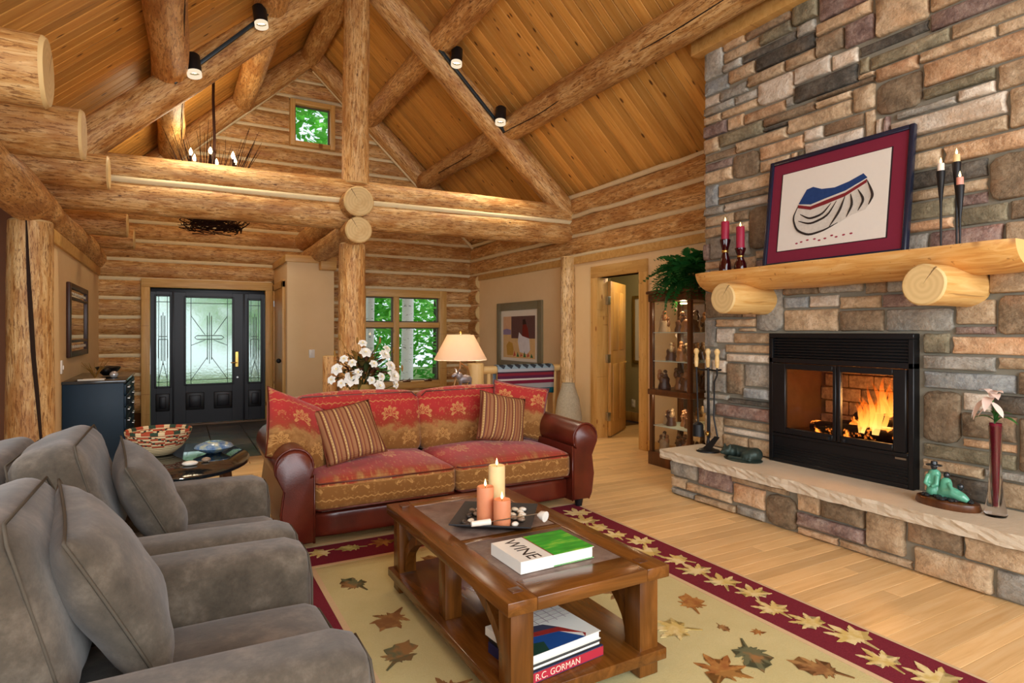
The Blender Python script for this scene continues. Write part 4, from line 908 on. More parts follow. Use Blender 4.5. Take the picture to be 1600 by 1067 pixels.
shape('blue_form', [(-.26, .46), (-.20, .56), (-.15, .57), (-.08, .54), (.02, .53), (.12, .55), (.22, .585), (.25, .55), (.10, .49), (-.04, .465), (-.16, .44)], lin(36, 62, 112), -.0105)
shape('red_form', [(-.265, .455), (-.16, .425), (-.04, .45), (.10, .475), (.25, .54), (.245, .515), (.10, .45), (-.04, .42), (-.16, .40), (-.26, .43)], lin(124, 40, 44), -.0108)
for i, pts in enumerate(([(-.26, .45), (-.30, .36), (-.26, .26), (-.16, .21), (-.04, .23), (.06, .27)], [(-.24, .38), (-.16, .33), (-.06, .35), (.0, .42)], [(-.25, .33), (-.15, .29), (-.02, .33), (.04, .43)], [(.10, .45), (.07, .35), (.0, .25)], [(.14, .46), (.16, .38), (.12, .30)], [(.19, .48), (.24, .40), (.20, .33)], [(.25, .53), (.30, .42), (.27, .36)])):
    P_ = [Vector((x, 0, z)) for x, z in pts]; cv = []
    for q in range(len(P_)-1):
        for t in range(5): cv.append(P_[q].lerp(P_[q+1], t/5))
    cv.append(P_[-1])
    for _ in range(3): cv = [cv[0]]+[(cv[k-1]+cv[k]*2+cv[k+1])/4 for k in range(1, len(cv)-1)]+[cv[-1]]
    link('brush_stroke', B().tube([(c_.x, -.0105, c_.z) for c_ in cv], [.0025+.006*math.sin(PI*k/(len(cv)-1)) for k in range(len(cv))], 6).mesh(plain('stroke%d' % i, lin(52, 44, 40), .9, .1)), pf, A)
for i in range(10):
    x = -.25+.045*i+random.uniform(-.01, .01); z = .155+random.uniform(0, .03); link('petal_fleck', B().ball((x, -.0095, z), (.012, .0012, .006), 8, 4).mesh(M_WAXR), pf, A)

def flame(parent, x, y, z, s=1):
    B().lathe([(0, 0), (.005*s, .006*s), (.006*s, .012*s), (.003*s, .024*s), (0, .034*s)], (x, y, z+.004), 8).end('flame', M_FLAME, parent, 180)
    B().cyl((x, y, z-.004), (x, y, z+.008), .0012, n=6).end('wick', M_BLACK, parent)
def candle(name, lab, mat, x, y, z0, z1, r, group=None):
    o = thing(name, lab, 'candle', (x, y, z0), group)
    B().lathe([(r*.97, 0), (r, .004), (r, z1-z0-.006), (r*.94, z1-z0), (r*.8, z1-z0-.006), (.001, z1-z0-.008)], (x, y, z0), 24).end('wax_body', mat, o, 50)
    flame(o, x, y, z1-.004, 1.1); return o
# cone holder with three candles
ch3 = thing('cone_candle_holder', 'black holder of three tall slender cones on right of the mantel', 'candle holder', (4.0, 1.86, 1.895))
B().lathe([(0, 0), (.085, 0), (.085, .006), (.01, .008)], (4.0, 1.87, 1.895), 24).end('base_plate', M_BLACK, ch3)
for (y, x, zt, lab) in ((1.925, 4.0, 2.41, 'white candle in the left cone of the black holder'), (1.855, 4.03, 2.45, 'yellow candle in tallest cone of the black holder'), (1.815, 3.98, 2.30, 'pink candle in lowest cone of the black holder')):
    B().tube([(x, y, 1.9), (x, y, zt-.24), (x, y, zt-.05), (x, y, zt-.045)], [.005, .007, .024, .022], 14).end('cone', M_BLACK, ch3)
    candle('cone_candle', lab, M_WAXW if y > 1.9 else (M_WAXY if x > 4.01 else wax('pink_wax', lin(230, 160, 140))), x, y, zt-.045, zt, .018, 'candles in the cone holder')
# red candles
a = Mat('dark_red_glass', .05, .6); a.col(lin(60, 6, 14)); a.b.inputs['Transmission Weight'].default_value = .35; M_RGLASS = a.m
for i, (y, zt, zh, lab) in enumerate(((3.545, 2.30, 2.17, 'taller'), (3.39, 2.235, 2.08, 'shorter'))):
    o = thing('glass_candlestick', f'{lab} dark red hourglass glass candlestick on the left of mantel', 'candlestick', (3.99, y, 1.895), 'red glass candlesticks'); hh = zh-1.895
    B().lathe([(0, 0), (.05, 0), (.052, .01), (.046, hh*.3), (.022, hh*.62), (.026, hh*.68), (.043, hh*.95), (.043, hh), (.03, hh-.004), (0, hh-.008)], (3.99, y, 1.895), 24).end('glass_body', M_RGLASS, o, 60)
    B().lathe([(.0225, hh*.62-.008), (.028, hh*.62), (.028, hh*.66), (.0255, hh*.68)], (3.99, y, 1.895), 24).end('gold_band', M_BRASS, o)
    candle('pillar_candle', f'crimson pillar candle on the {lab} red glass candlestick', M_WAXR, 3.99, y, zh-.004, zt+.02, .033, 'crimson mantel candles')

# ---- fire tools
ts = thing('fire_tool_stand', 'black wrought iron fireplace tool stand on left end of hearth', 'tool stand', (3.98, 3.72, .38))
B().lathe([(0, 0), (.10, 0), (.095, .012), (.05, .025), (.02, .05), (.012, .1)], (3.98, 3.72, .38), 20).end('foot', M_BLACK, ts)
B().cyl((3.98, 3.72, .45), (3.98, 3.72, 1.12), .011, n=8).end('pole', M_BLACK, ts)
B().tube([(3.98, 3.86, 1.085), (3.98, 3.80, 1.075), (3.98, 3.72, 1.08), (3.98, 3.64, 1.075), (3.98, 3.58, 1.085)], .008, 8).end('hook_bar', M_BLACK, ts)
B().ball((3.98, 3.72, .53), .026).end('knuckle', M_BRASS, ts)
def handle(o, x, y): B().lathe([(.012, 0), (.016, .02), (.019, .07), (.014, .105), (.022, .125), (.024, .14), (.012, .16), (0, .162)], (x, y, 1.10), 14).end('wooden_handle', M_RAILW, o)
for (y, lab, nm) in ((3.83, 'hearth brush with turned wooden handle hung on tool stand', 'hearth_brush'), (3.70, 'fire poker with turned wooden handle in centre of stand', 'fire_poker'), (3.60, 'fire shovel with turned wooden handle and bent iron bar', 'fire_shovel')):
    o = thing(nm, lab, 'fire tool', (3.955, y, .6), 'fireplace tools'); handle(o, 3.955, y)
    if nm == 'fire_shovel':
        B().tube([(3.955, y, 1.10), (3.955, y, 1.04), (3.955, y+.03, .98), (3.955, y+.035, .68), (3.94, y-.02, .52)], .007, 8).end('bar', M_BLACK, o)
        B().prism([(-.025, 0), (.025, 0), (.04, -.13), (-.04, -.13)], lambda a_, b_, d: (3.935+d, y-.02+a_-b_*.9, .53+b_), -.004, .004).end('scoop', M_BLACK, o)
    else:
        B().cyl((3.955, y, 1.10), (3.955, y-.02, .60), .0065, n=8).end('bar', M_BLACK, o)
        if nm == 'hearth_brush': B().lathe([(.02, .12), (.045, .1), (.05, 0), (.02, 0)], (3.955, y-.02, .5), 12).end('bristles', M_BLACK, o)
        else: B().tube([(3.955, y-.02, .6), (3.955, y-.02, .5), (3.93, y-.04, .52)], .006, 6).end('hook', M_BLACK, o)

def remesh(o, vox, sm=4):
    r_ = o.modifiers.new('remesh', 'REMESH'); r_.mode = 'VOXEL'; r_.voxel_size = vox; r_.use_smooth_shade = True
    s_ = o.modifiers.new('smooth', 'SMOOTH'); s_.factor = .6; s_.iterations = sm
M_PATINA = plain('verdigris_bronze', lin(48, 62, 56), .5, .5, .5, .3, 30)
ct = thing('cat_sculpture', 'dark bronze sculpture of a cat curled asleep on the hearth', 'sculpture', (3.97, 3.35, .38))
cb_ = B(); cx, cy, cz = 3.96, 3.34, .38
for i in range(15):
    a_ = -2.4+i*.33; rr_ = .105
    cb_.ball((cx+.06*math.cos(a_), cy+rr_*math.sin(a_)*1.05, cz+.045+.012*math.sin(i*.6)), .045+.016*math.sin(PI*i/14), 10, 8)
cb_.ball((cx-.07, cy+.10, cz+.062), (.042, .042, .037)).ball((cx-.105, cy+.115, cz+.052), (.02, .02, .016))
for d_ in (-.024, .024): cb_.tube([(cx-.065, cy+.10+d_, cz+.085), (cx-.06, cy+.10+d_*1.2, cz+.125)], [.018, .003], 8)
for i in range(8): cb_.ball((cx-.095+.004*i, cy+.05-.024*i, cz+.022), .018, 8, 6)
o = cb_.end('cat_body', M_PATINA, ct, 180); remesh(o, .006, 5)
B().lathe([(0, 0), (.14, 0), (.145, .008), (.13, .018), (0, .02)], (cx, cy, cz), 28, .8, 1.15).end('oval_base', M_PATINA, ct)

# seated figures sculpture
sc_ = thing('figures_sculpture', 'green glazed sculpture of seated robed figures on dark wooden base', 'sculpture', (3.95, 1.87, .38))
B().lathe([(0, 0), (.165, 0), (.17, .012), (.162, .04), (.15, .045), (0, .046)], (3.96, 1.87, .38), 32, .62, 1.0).end('wooden_base', M_CHERRYD, sc_, 40)
M_GLAZE = plain('green_glaze', lin(96, 172, 142), .15, .6, 0, .3, 14); M_GLD = plain('dark_glaze', lin(34, 40, 44), .2, .6)
o = B().lathe([(0, 0), (.042, 0), (.045, .02), (.036, .06), (.033, .10), (.036, .125), (.026, .145), (.008, .155), (0, .156)], (3.96, 1.94, .43), 16, .8, 1).tube([(3.94, 1.965, .55), (3.92, 1.97, .50), (3.915, 1.945, .485)], [.012, .013, .01], 8).tube([(3.94, 1.915, .55), (3.92, 1.91, .50), (3.915, 1.935, .485)], [.012, .013, .01], 8).end('robed_figure', M_GLAZE, sc_, 180); remesh(o, .005, 2)
o = B().lathe([(0, 0), (.045, 0), (.046, .025), (.034, .06), (.03, .09), (.024, .108), (.008, .118), (0, .119)], (3.95, 1.872, .43), 16, .8, 1).tube([(3.945, 1.87, .46), (3.93, 1.82, .468), (3.925, 1.775, .455), (3.93, 1.75, .44)], [.035, .033, .026, .014], 10).tube([(3.93, 1.85, .52), (3.915, 1.825, .49), (3.915, 1.80, .485)], [.011, .012, .009], 8).end('robed_figure', M_GLAZE, sc_, 180); remesh(o, .005, 2)
for (y, z) in ((1.94, .598), (1.872, .56), (1.80, .507)): B().ball((3.955, y, z), (.017, .017, .021)).end('head', M_GLD, sc_)
B().lathe([(0, .03), (.016, .028), (.018, .012), (.04, .008), (.042, .004), (0, 0)], (3.955, 1.94, .602), 16).end('hat', M_GLD, sc_)
rb_ = B(); random.seed(2)
for i in range(34): a_ = random.uniform(0, 6.28); q = random.uniform(.4, 1); rb_.ball((3.955+.075*q*math.cos(a_), 1.87+.13*q*math.sin(a_), .434), (.016, .016, .012), 7, 5)
tag(rb_.end('pebble_ground', M_GLD, sc_), kind='stuff')

# vase with lily
vs_ = thing('bud_vase', 'tall flared clear glass vase with dark red core on hearth', 'vase', (3.98, 1.64, .38))
a = Mat('vase_glass', .03, .6); a.col(lin(240, 236, 236)); a.b.inputs['Transmission Weight'].default_value = 1; a.b.inputs['IOR'].default_value = 1.35; M_VGL = a.m
B().lathe([(0, 0), (.05, 0), (.054, .01), (.04, .09), (.03, .22), (.028, .38), (.034, .50), (.03, .50), (.024, .38), (.02, .2), (.012, .05), (0, .045)], (3.98, 1.64, .38), 20).end('glass_body', M_VGL, vs_, 60)
B().lathe([(0, .05), (.011, .055), (.018, .2), (.022, .38), (.029, .5), (.0295, .515), (.02, .38), (0, .36)], (3.98, 1.64, .38), 16).end('red_core', plain('red_core', lin(108, 16, 40), .15, .6), vs_, 60)
ly = thing('lily_stem', 'pale pink lily bloom with green leaves in the bud vase', 'flower', (3.98, 1.64, .78))
M_STEM = plain('stem_green', lin(52, 104, 44), .6, .3); M_LILY = plain('lily_petal', lin(236, 212, 198), .6, .3, 0, .14, 20)
B().tube([(3.98, 1.64, .75), (3.98, 1.645, .92), (3.97, 1.65, 1.03)], .004, 6).end('stem', M_STEM, ly)
def petal(b, c, d, L, w, cur=.4, n=6):
    """curved leaf/petal from c along d"""
    d = Vector(d).normalized(); s = d.cross(Vector((0, 0, 1))); s = s.normalized() if s.length > .05 else Vector((1, 0, 0)); up = s.cross(d)
    prev = None
    for i in range(n+1):
        t = i/n; ctr = Vector(c)+d*L*t-up*(-cur*L*t*(1-t)*1.2)+Vector((0, 0, -cur*L*t*t*.8)); hw = w*math.sin(PI*min(.999, .06+.94*t))**.7
        row = [b._v(ctr-s*hw+up*hw*.25), b._v(ctr), b._v(ctr+s*hw+up*hw*.25)]
        if prev:
            b.f([prev[0], prev[1], row[1], row[0]]); b.f([prev[1], prev[2], row[2], row[1]])
        prev = row
for i in range(6):
    a_ = i*PI/3+.2; pb = B(); petal(pb, (3.965, 1.65, 1.03), (-.55+.6*math.cos(a_), .75*math.cos(a_+1.2), .75*math.sin(a_)), .12, .026, .5); pb.end('petal', M_LILY, ly, 180)
for d_ in ((-.2, -.9, .4), (-.3, .8, .35), (0, -.6, .8), (-.4, .2, .9)):
    pb = B(); petal(pb, (3.98, 1.64, .90), d_, .13, .02, .5); pb.end('leaf', M_STEM, ly, 180)
for d_ in ((-.3, .5, -.7), (-.3, -.6, -.65)):
    pb = B(); petal(pb, (3.965, 1.65, 1.01), d_, .10, .02, .1); pb.end('petal', M_LILY, ly, 180)

# ================================================================ curio cabinet
CX0, CX1, CY0, CY1 = 4.40, 4.84, 4.34, 4.93
cu = thing('curio_cabinet', 'dark cherry glass curio cabinet between doorway and stone chimney', 'cabinet', (4.62, 4.63, 0))
for nm_, bb_, bv_ in (('plinth', (CX0-.01, CX1, CY0-.01, CY1+.01, 0, .14), .006), ('waist_rail', (CX0-.015, CX1, CY0-.015, CY1+.015, .74, .80), .01), ('head_rail', (CX0-.01, CX1, CY0-.01, CY1+.01, 1.72, 1.80), .008), ('cornice', (CX0-.03, CX1, CY0-.03, CY1+.03, 1.80, 1.835), .012)): boxo(nm_, bb_, M_CHERRYD, cu, bv_)
for (x, y) in ((CX0, CY0), (CX0, CY1-.045), (CX1-.04, CY0), (CX1-.04, CY1-.045)):
    B().box(x, x+.04, y, y+.045, .14, 1.72, .005).end('corner_post', M_CHERRYD, cu)
B().box(CX1-.012, CX1-.004, CY0+.045, CY1-.045, .14, 1.72).end('mirror_back', plain('mirror', lin(226, 222, 214), .03, .5, 1.0, .01), cu)
for (z0, z1) in ((.14, .74), (.80, 1.72)):
    B().box(CX0+.012, CX0+.018, CY0+.045, CY1-.045, z0, z1).end('glass_front', M_GLASS, cu)
    B().box(CX0+.04, CX1-.04, CY0+.015, CY0+.021, z0, z1).end('glass_side', M_GLASS, cu)
    B().box(CX0+.04, CX1-.04, CY1-.021, CY1-.015, z0, z1).end('glass_side', M_GLASS, cu)
a = Mat('shelf_glass', .1, .5); a.col(lin(196, 214, 204)); M_SHELF = a.m
SH = (.805, 1.10, 1.40); 
for z in (1.10, 1.40, .42): B().box(CX0+.02, CX1-.015, CY0+.025, CY1-.025, z-.008, z).end('glass_shelf', M_SHELF, cu)
for z in (1.705, .73): B().cyl((4.6, 4.63, z), (4.6, 4.63, z-.012), .035).end('puck_light', M_BULB, cu)
for z, e_ in ((1.68, 3.0), (.69, 2.2), (1.36, 1.0)):
    l_ = light('curio_glow', 'POINT', (4.56, 4.6, z), e_, (1, .72, .42), shadow_soft_size=.03); l_.parent = cu; l_.matrix_parent_inverse = wm(cu).inverted()
M_FIG = [plain('figurine_%d' % i, c, .35, .5, 0, .35, 60) for i, c in enumerate((lin(128, 88, 56), lin(176, 122, 78), lin(96, 66, 50), lin(190, 160, 120)))]
random.seed(6)
def fig(i, lab, y, x, z, s, group):
    o = thing('figurine', lab, 'figurine', (x, y, z), group); rnd = random.Random(i)
    b = B().lathe([(0, 0), (.05, 0), (.052, .02), (.04, .05), (.045, .08), (.03, .1), (0, .105)], (0, 0, 0), 12)
    o2 = place(b.mesh(M_FIG[i % 4], 50), 'base', M_FIG[i % 4], o, TR((x, y, z)) @ Matrix.Scale(s, 4))
    for q in range(4):
        dx, dy = rnd.uniform(-.03, .03), rnd.uniform(-.035, .035); h = rnd.uniform(.07, .12)
        b = B().ball((dx, dy, h), (.022, .022, .034), 8, 6).ball((dx, dy, h+.04), .017, 8, 6).ball((dx+.012*rnd.choice((-1, 1)), dy+.015, h-.01), .012, 6, 5)
        place(b.mesh(M_FIG[(i+q) % 4], 180), 'small_character', M_FIG[(i+q) % 4], o, TR((x, y, z)) @ Matrix.Scale(s, 4))
k = 0
for z, n_, nm, s in ((1.40, 4, 'the top glass shelf', 1.3), (1.10, 3, 'the middle glass shelf', 1.25), (.80, 4, 'the lower display floor', 1.3), (.42, 5, 'the shelf of lower case', 1.05), (.14, 4, 'the floor of lower case', 1.2)):
    for j in range(n_):
        y = CY0+.09+(CY1-CY0-.18)*j/(n_-1); fig(k, f'{("first", "second", "third", "fourth", "fifth")[j]} small figurine from the chimney side on {nm} of curio', y, 4.53+.05*((j*7) % 3), z, s, 'figurines on '+nm); k += 1

# fern on top
fp = thing('potted_fern', 'bushy green fern in a basket pot on top of curio cabinet', 'plant', (4.56, 4.5, 1.835))
B().lathe([(0, 0), (.075, 0), (.10, .08), (.105, .14), (.09, .14), (.08, .1), (0, .1)], (4.56, 4.5, 1.835), 18).end('pot', plain('wicker_pot', lin(92, 62, 34), .8), fp)
M_FERN = plain('fern_green', lin(34, 92, 34), .6, .3, 0, .45, 6)
def frond(L, seed):
    b = B(); rnd = random.Random(seed); n = 15
    pts = [(L*t*.95, 0, L*(.75*t-1.05*t*t)) for t in [i/n for i in range(n+1)]]
    b.tube(pts, [.003*(1-.7*i/n) for i in range(n+1)], 5)
    for i in range(2, n+1):
        p = Vector(pts[i]); w = .085*math.sin(PI*(i/n)**.8)*L/.34+.012
        for sgn in (-1, 1):
            d = Vector((.35, sgn, -.28+rnd.uniform(-.12, .12))).normalized(); q = p+d*w; m_ = p+d*w*.5
            e_ = Vector((1, 0, .1))*.017
            b.f([b._v(p-e_*.5), b._v(m_-e_), b._v(q), b._v(m_+e_)])
    return b.mesh(M_FERN, 180)
FR = [frond(L, i) for i, L in enumerate((.36, .42, .32, .46))]
for f__ in FR: f__.name = 'frond'
random.seed(9)
for i in range(96):
    a_ = i*2.399; tilt = random.uniform(-.85, .8)
    if math.cos(a_) > .45: continue
    link('frond', FR[i % 4], fp, TR((4.55+.03*math.cos(a_), 4.5+.03*math.sin(a_), 1.96), random.uniform(-.3, .3), tilt, a_))

# ================================================================ red sofa
sf = thing('red_sofa', 'red and gold damask sofa with oxblood leather arms and base', 'sofa', (1.74, 4.45, 0), None, R(-1.0))
SX = 1.74
def arm_prof(sg):
    c = (SX+sg*1.105, .56); pts = [(SX+sg*.985, .07), (SX+sg*.985, .5)]
    for i in range(15):
        a_ = R(-35+i*(250/14)); pts.append((c[0]-sg*.115*math.cos(a_), c[1]+.115*math.sin(a_)))
    pts += [(SX+sg*1.165, .42), (SX+sg*1.185, .27), (SX+sg*1.165, .12), (SX+sg*1.14, .07)]
    return pts
for sg in (-1, 1):
    ab = B(); prf = arm_prof(sg); rs = []
    for y, s, dz in ((3.925, .93, 0), (3.94, .985, 0), (3.965, 1, 0), (4.3, 1, .01), (4.6, 1, .02), (4.93, 1, .03), (4.95, .97, .03)):
        cx_ = SX+sg*1.09; rs.append([(cx_+(x-cx_)*s, y, .3+(z-.3)*s+dz*max(0, (z-.3)/.3)) for x, z in prf])
    am = ab.rings(rs) and ab.end('arm', M_LEATHER, sf, 50)
    path = [(x, 3.937, z) for x, z in prf]; B().tube(path, .007, 6).end('welt', M_LEATHER, am, 180)
    for y in (3.99, 4.88): B().lathe([(.025, 0), (.03, .03), (.038, .075)], (SX+sg*1.08, y, 0), 12).end('foot', M_BLACK, sf)
place(rbox(1.97, .9, .17, .03, 8), 'base_rail', M_LEATHER, sf, TR((SX, 4.45, .155)))
place(rbox(2.2, .14, .70, .05, 8), 'back_frame', M_LEATHER, sf, TR((SX, 4.97, .49), R(-6)))
place(rbox(2.16, .16, .05, .024, 8), 'back_top_rail', M_DAMASK, sf, TR((SX, 4.98, .865)))
for sg in (-1, 1):
    me = rbox(.985, .80, .215, .06, 12, .055, lambda co, s=sg: (co.x+s*.5, .36-.35*co.y) if co.z > .06 else (co.x+s*.5, .68+co.z), .012)
    o = place(me, 'seat_cushion', M_DAMASK, sf, TR((SX+sg*.4925, 4.34, .352)))
    hw, hd = .48, .392
    for z in (.435, .268): piping([(SX+sg*.4925-hw, 3.96+.02, z), (SX+sg*.4925-hw+.02, 3.945, z), (SX+sg*.4925, 3.936, z), (SX+sg*.4925+hw-.02, 3.945, z), (SX+sg*.4925+hw, 3.96+.02, z)], M_LEATHER, o, Matrix())
    me = rbox(.985, .22, .50, .085, 12, .03, lambda co, s=sg: (co.x+s*.5+.02, co.z+.08), .02)
    o = place(me, 'back_cushion', M_DAMASK, sf, TR((SX+sg*.4925, 4.77, .665), R(-11)))
    piping([TR((SX+sg*.4925, 4.77, .665), R(-11)) @ Vector(q) for q in ((-.47, -.085, .2), (-.43, -.085, .235), (.43, -.085, .235), (.47, -.085, .2))], M_LEATHER, o, Matrix())
def throw(lab, w, h, t, mat, M, uo=(0, 0), pm=None, group=None, seed=0):
    o = link('throw_pillow', None, None, M); o.empty_display_size = .1; tag(o, lab, 'pillow', group)
    me, path = pillow(w, h, t, 18, uo, seed); c_ = place(me, 'cover', mat, o, M)
    piping(path, pm or mat, c_, M, .0045); return o
throw('red damask pillow slumped over the left sofa arm', .53, .53, .20, M_DAMASK, TR((.73, 4.36, .715), R(-30), R(24), R(26)), (.1, .10), M_LEATHER, 'sofa pillows', 1)
throw('striped pillow on left half of the red sofa', .43, .43, .17, M_STRIPE, TR((1.07, 4.33, .69), R(-34), R(-9), R(4)), (0, 0), None, 'sofa pillows', 2)
throw('striped pillow on right half of the red sofa', .43, .41, .17, M_STRIPE, TR((2.36, 4.44, .685), R(-20), R(13), R(-4)), (.03, 0), None, 'sofa pillows', 3)
throw('red damask pillow tucked behind the right striped pillow', .50, .48, .17, M_DAMASK, TR((2.60, 4.58, .715), R(-16), R(10), R(-20)), (.2, .05), M_LEATHER, 'sofa pillows', 4)

# ================================================================ grey armchairs
def chair(y0, y1, lab, seed):
    o = thing('grey_armchair', lab, 'armchair', (0, (y0+y1)/2, 0), 'grey suede armchairs')
    aw = .235; ym = (y0+y1)/2; sw = y1-y0-2*aw
    for ya in (y0+aw/2, y1-aw/2):
        sg = 1 if ya > ym else -1
        me = rbox(1.04, aw, .55, .07, 10, .012)
        for v in me.vertices:
            if v.co.z > 0: v.co.y += sg*.018*(v.co.z/.27)
        am = place(me, 'arm', M_SUEDE, o, TR((-.09, ya, .345)))
        fx = .425
        for q in (aw/2-.012,):
            piping([(fx, ya-q, .09), (fx, ya-q+sg*.01, .52), (fx-.005, ya-q*.7+sg*.018, .585), (fx-.005, ya+q*.7+sg*.018, .585), (fx, ya+q+sg*.01, .52), (fx, ya+q, .09)], M_SUEDEPIPE, am, Matrix(), .004)
    place(rbox(.96, sw+.02, .24, .03, 6), 'seat_base', M_SUEDE, o, TR((-.06, ym, .19)))
    me = rbox(.72, sw+.005, .16, .055, 10, .03, None, .012); st = place(me, 'seat_cushion', M_SUEDE, o, TR((.08, ym, .375)))
    for z in (.325, .43): piping([(.40, ym-sw/2+.02, z), (.434, ym-sw/2+.05, z), (.446, ym, z), (.434, ym+sw/2-.05, z), (.40, ym+sw/2-.02, z)], M_SUEDEPIPE, st, Matrix(), .004)
    Mb = TR((-.60, ym, .50), 0, R(-10)); place(rbox(.20, y1-y0-.03, .84, .075, 10, .0), 'back_frame', M_SUEDE, o, Mb)
    Mc = TR((-.375, ym, .715), 0, R(-15)); me = rbox(.25, sw+.06, .50, .085, 12, .02, None, .02)
    for v in me.vertices: v.co += Vector((.008*noise.noise(v.co*9+Vector((seed, 0, 0))), 0, .012*noise.noise(v.co*7+Vector((0, seed, 3)))))
    bc = place(me, 'back_cushion', M_SUEDE, o, Mc)
    w_ = sw/2+.01
    for x in (.105, -.105): piping([Mc @ Vector(q) for q in ((x, -w_, -.2), (x, -w_, .2), (x, -w_+.03, .24), (x, w_-.03, .24), (x, w_, .2), (x, w_, -.2))], M_SUEDEPIPE, bc, Matrix(), .004)
    for x in (-.5, .35):
        for y in (y0+.1, y1-.1): B().lathe([(.025, 0), (.03, .08)], (x, y, 0), 10).end('foot', M_BLACK, o)
chair(1.46, 2.47, 'nearer grey suede armchair at the lower left', 1)
chair(2.515, 3.62, 'farther grey suede armchair beside the oval side table', 2)
throw('large grey suede pillow on the nearer armchair', .50, .50, .20, M_SUEDE, TR((-.16, 1.98, .72), R(-26), R(-6), R(90+9)), (0, 0), M_SUEDEPIPE, 'armchair pillows', 5)
throw('grey suede pillow on the farther armchair', .46, .46, .19, M_SUEDE, TR((-.10, 3.02, .70), R(-26), R(-8), R(90+6)), (0, 0), M_SUEDEPIPE, 'armchair pillows', 6)

# ================================================================ rug
rg = thing('area_rug', 'green and burgundy area rug with woven autumn leaves', 'rug', (1.58, 2.4, 0))
RX0, RX1, RY0, RY1, BW = .33, 2.83, .55, 4.06, .37
B().box(RX0+BW, RX1-BW, RY0+BW, RY1-BW, .0015, .010).end('field', M_RUGF, rg)
bd = B()
for bb in ((RX0, RX0+BW, RY0, RY1), (RX1-BW, RX1, RY0, RY1), (RX0+BW, RX1-BW, RY0, RY0+BW), (RX0+BW, RX1-BW, RY1-BW, RY1)): bd.box(bb[0], bb[1], bb[2], bb[3], .0015, .010)
bd.end('border', M_RUGB, rg)
ln_ = B()
def ringline(e, w, z):
    x0, x1, y0, y1 = RX0+e, RX1-e, RY0+e, RY1-e
    for bb in ((x0, x0+w, y0, y1), (x1-w, x1, y0, y1), (x0+w, x1-w, y0, y0+w), (x0+w, x1-w, y1-w, y1)): ln_.box(bb[0], bb[1], bb[2], bb[3], .002, z)
ringline(0, .018, .0108); ringline(BW-.022, .03, .0112); ln_.end('edge_line', M_RUGL, rg)
def leaf_mesh(kind, seed):
    rnd = random.Random(seed); pts = []
    if kind == 0:
        tips = [(-128, .62), (-172+0, .0)]
        tips = [(90, 1.0), (48, .86), (132, .86), (6, .72), (174, .72), (-35, .46), (215, .46)]
    else:
        tips = [(90, 1.15), (62, .82), (118, .82), (30, .62), (150, .62), (-8, .5), (188, .5), (-40, .4), (220, .4)]
    tips.sort(key=lambda q: q[0])
    for i, (a_, r_) in enumerate(tips):
        r_ *= rnd.uniform(.9, 1.1)
        for da, f_ in ((-15, .46), (-13, .66), (-8, .55), (-6, .82), (0, 1), (6, .82), (8, .55), (13, .66), (15, .46)): pts.append((r_*f_*math.cos(R(a_+da)), r_*f_*math.sin(R(a_+da))))
        if i < len(tips)-1: am = (a_+tips[i+1][0])/2; pts.append((.33*math.cos(R(am)), .33*math.sin(R(am))))
    pts += [(-.12, -.28), (-.025, -.2), (-.03, -.75), (.03, -.76), (.025, -.2), (.12, -.28)]
    s = .115
    b = B(); b.prism([(x*s, y*s) for x, y in pts], lambda x, y, d: (x, y, d), 0, .0022)
    return b.bm, b
LM = {}
def leaf(i, kind, mi, x, y, rot, s):
    key = (kind, mi)
    if key not in LM:
        _, b = leaf_mesh(kind, kind*10+mi); bmesh.ops.triangulate(b.bm, faces=b.bm.faces); LM[key] = b.mesh(LEAFM[mi], 0); LM[key].name = 'leaf_motif'
    link('leaf_motif', LM[key], rg, TR((x, y, .0098), 0, 0, rot) @ Matrix.Scale(s, 4))
random.seed(14)
i = 0
y = RY0+.2
while y < RY1-.1:
    for xb in (RX1-BW/2, RX0+BW/2):
        leaf(i, i % 2, (0, 1, 0, 2)[i % 4], xb+random.uniform(-.05, .05), y, random.uniform(-.7, .7)+PI*(i % 2)*.9, random.uniform(1.05, 1.45)); i += 1
    y += .18
x = RX0+BW+.1
while x < RX1-BW: leaf(i, i % 2, (0, 1, 2)[i % 3], x, RY1-BW/2+random.uniform(-.05, .05), PI/2+random.uniform(-.6, .6), random.uniform(.85, 1.1)); i += 1; x += .2
for (x, y, r_, mi, s) in ((.86, 3.32, .4, 4, 1.1), (.92, 2.86, 2.4, 3, 1.25), (.82, 2.50, -.7, 4, 1.2), (.93, 2.18, 1.7, 3, 1.2), (.80, 1.95, .3, 2, 1.1), (2.08, 2.55, 2.0, 4, 1.1), (2.30, 2.25, -.5, 2, 1.15), (2.05, 2.1, 1.0, 0, 1.3), (2.18, 1.80, 2.6, 4, 1.3), (1.95, 1.75, -1.0, 2, 1.35), (2.33, 1.55, .5, 3, 1.2), (2.0, 1.45, 2.0, 3, 1.3), (2.30, 2.75, 1.2, 3, .9), (2.1, 3.0, .2, 2, 1.1), (1.4, 3.45, .8, 3, 1.0), (1.9, 3.4, 2.2, 4, 1.0), (1.35, 1.5, 1.2, 2, 1.1), (1.0, 1.3, .2, 4, 1.1), (2.25, 2.02, 3.0, 3, .45), (2.36, 1.9, 1.0, 2, .4), (2.0, 2.3, .4, 3, .4)):
    leaf(i, i % 2, mi, x, y, r_, s); i += 1

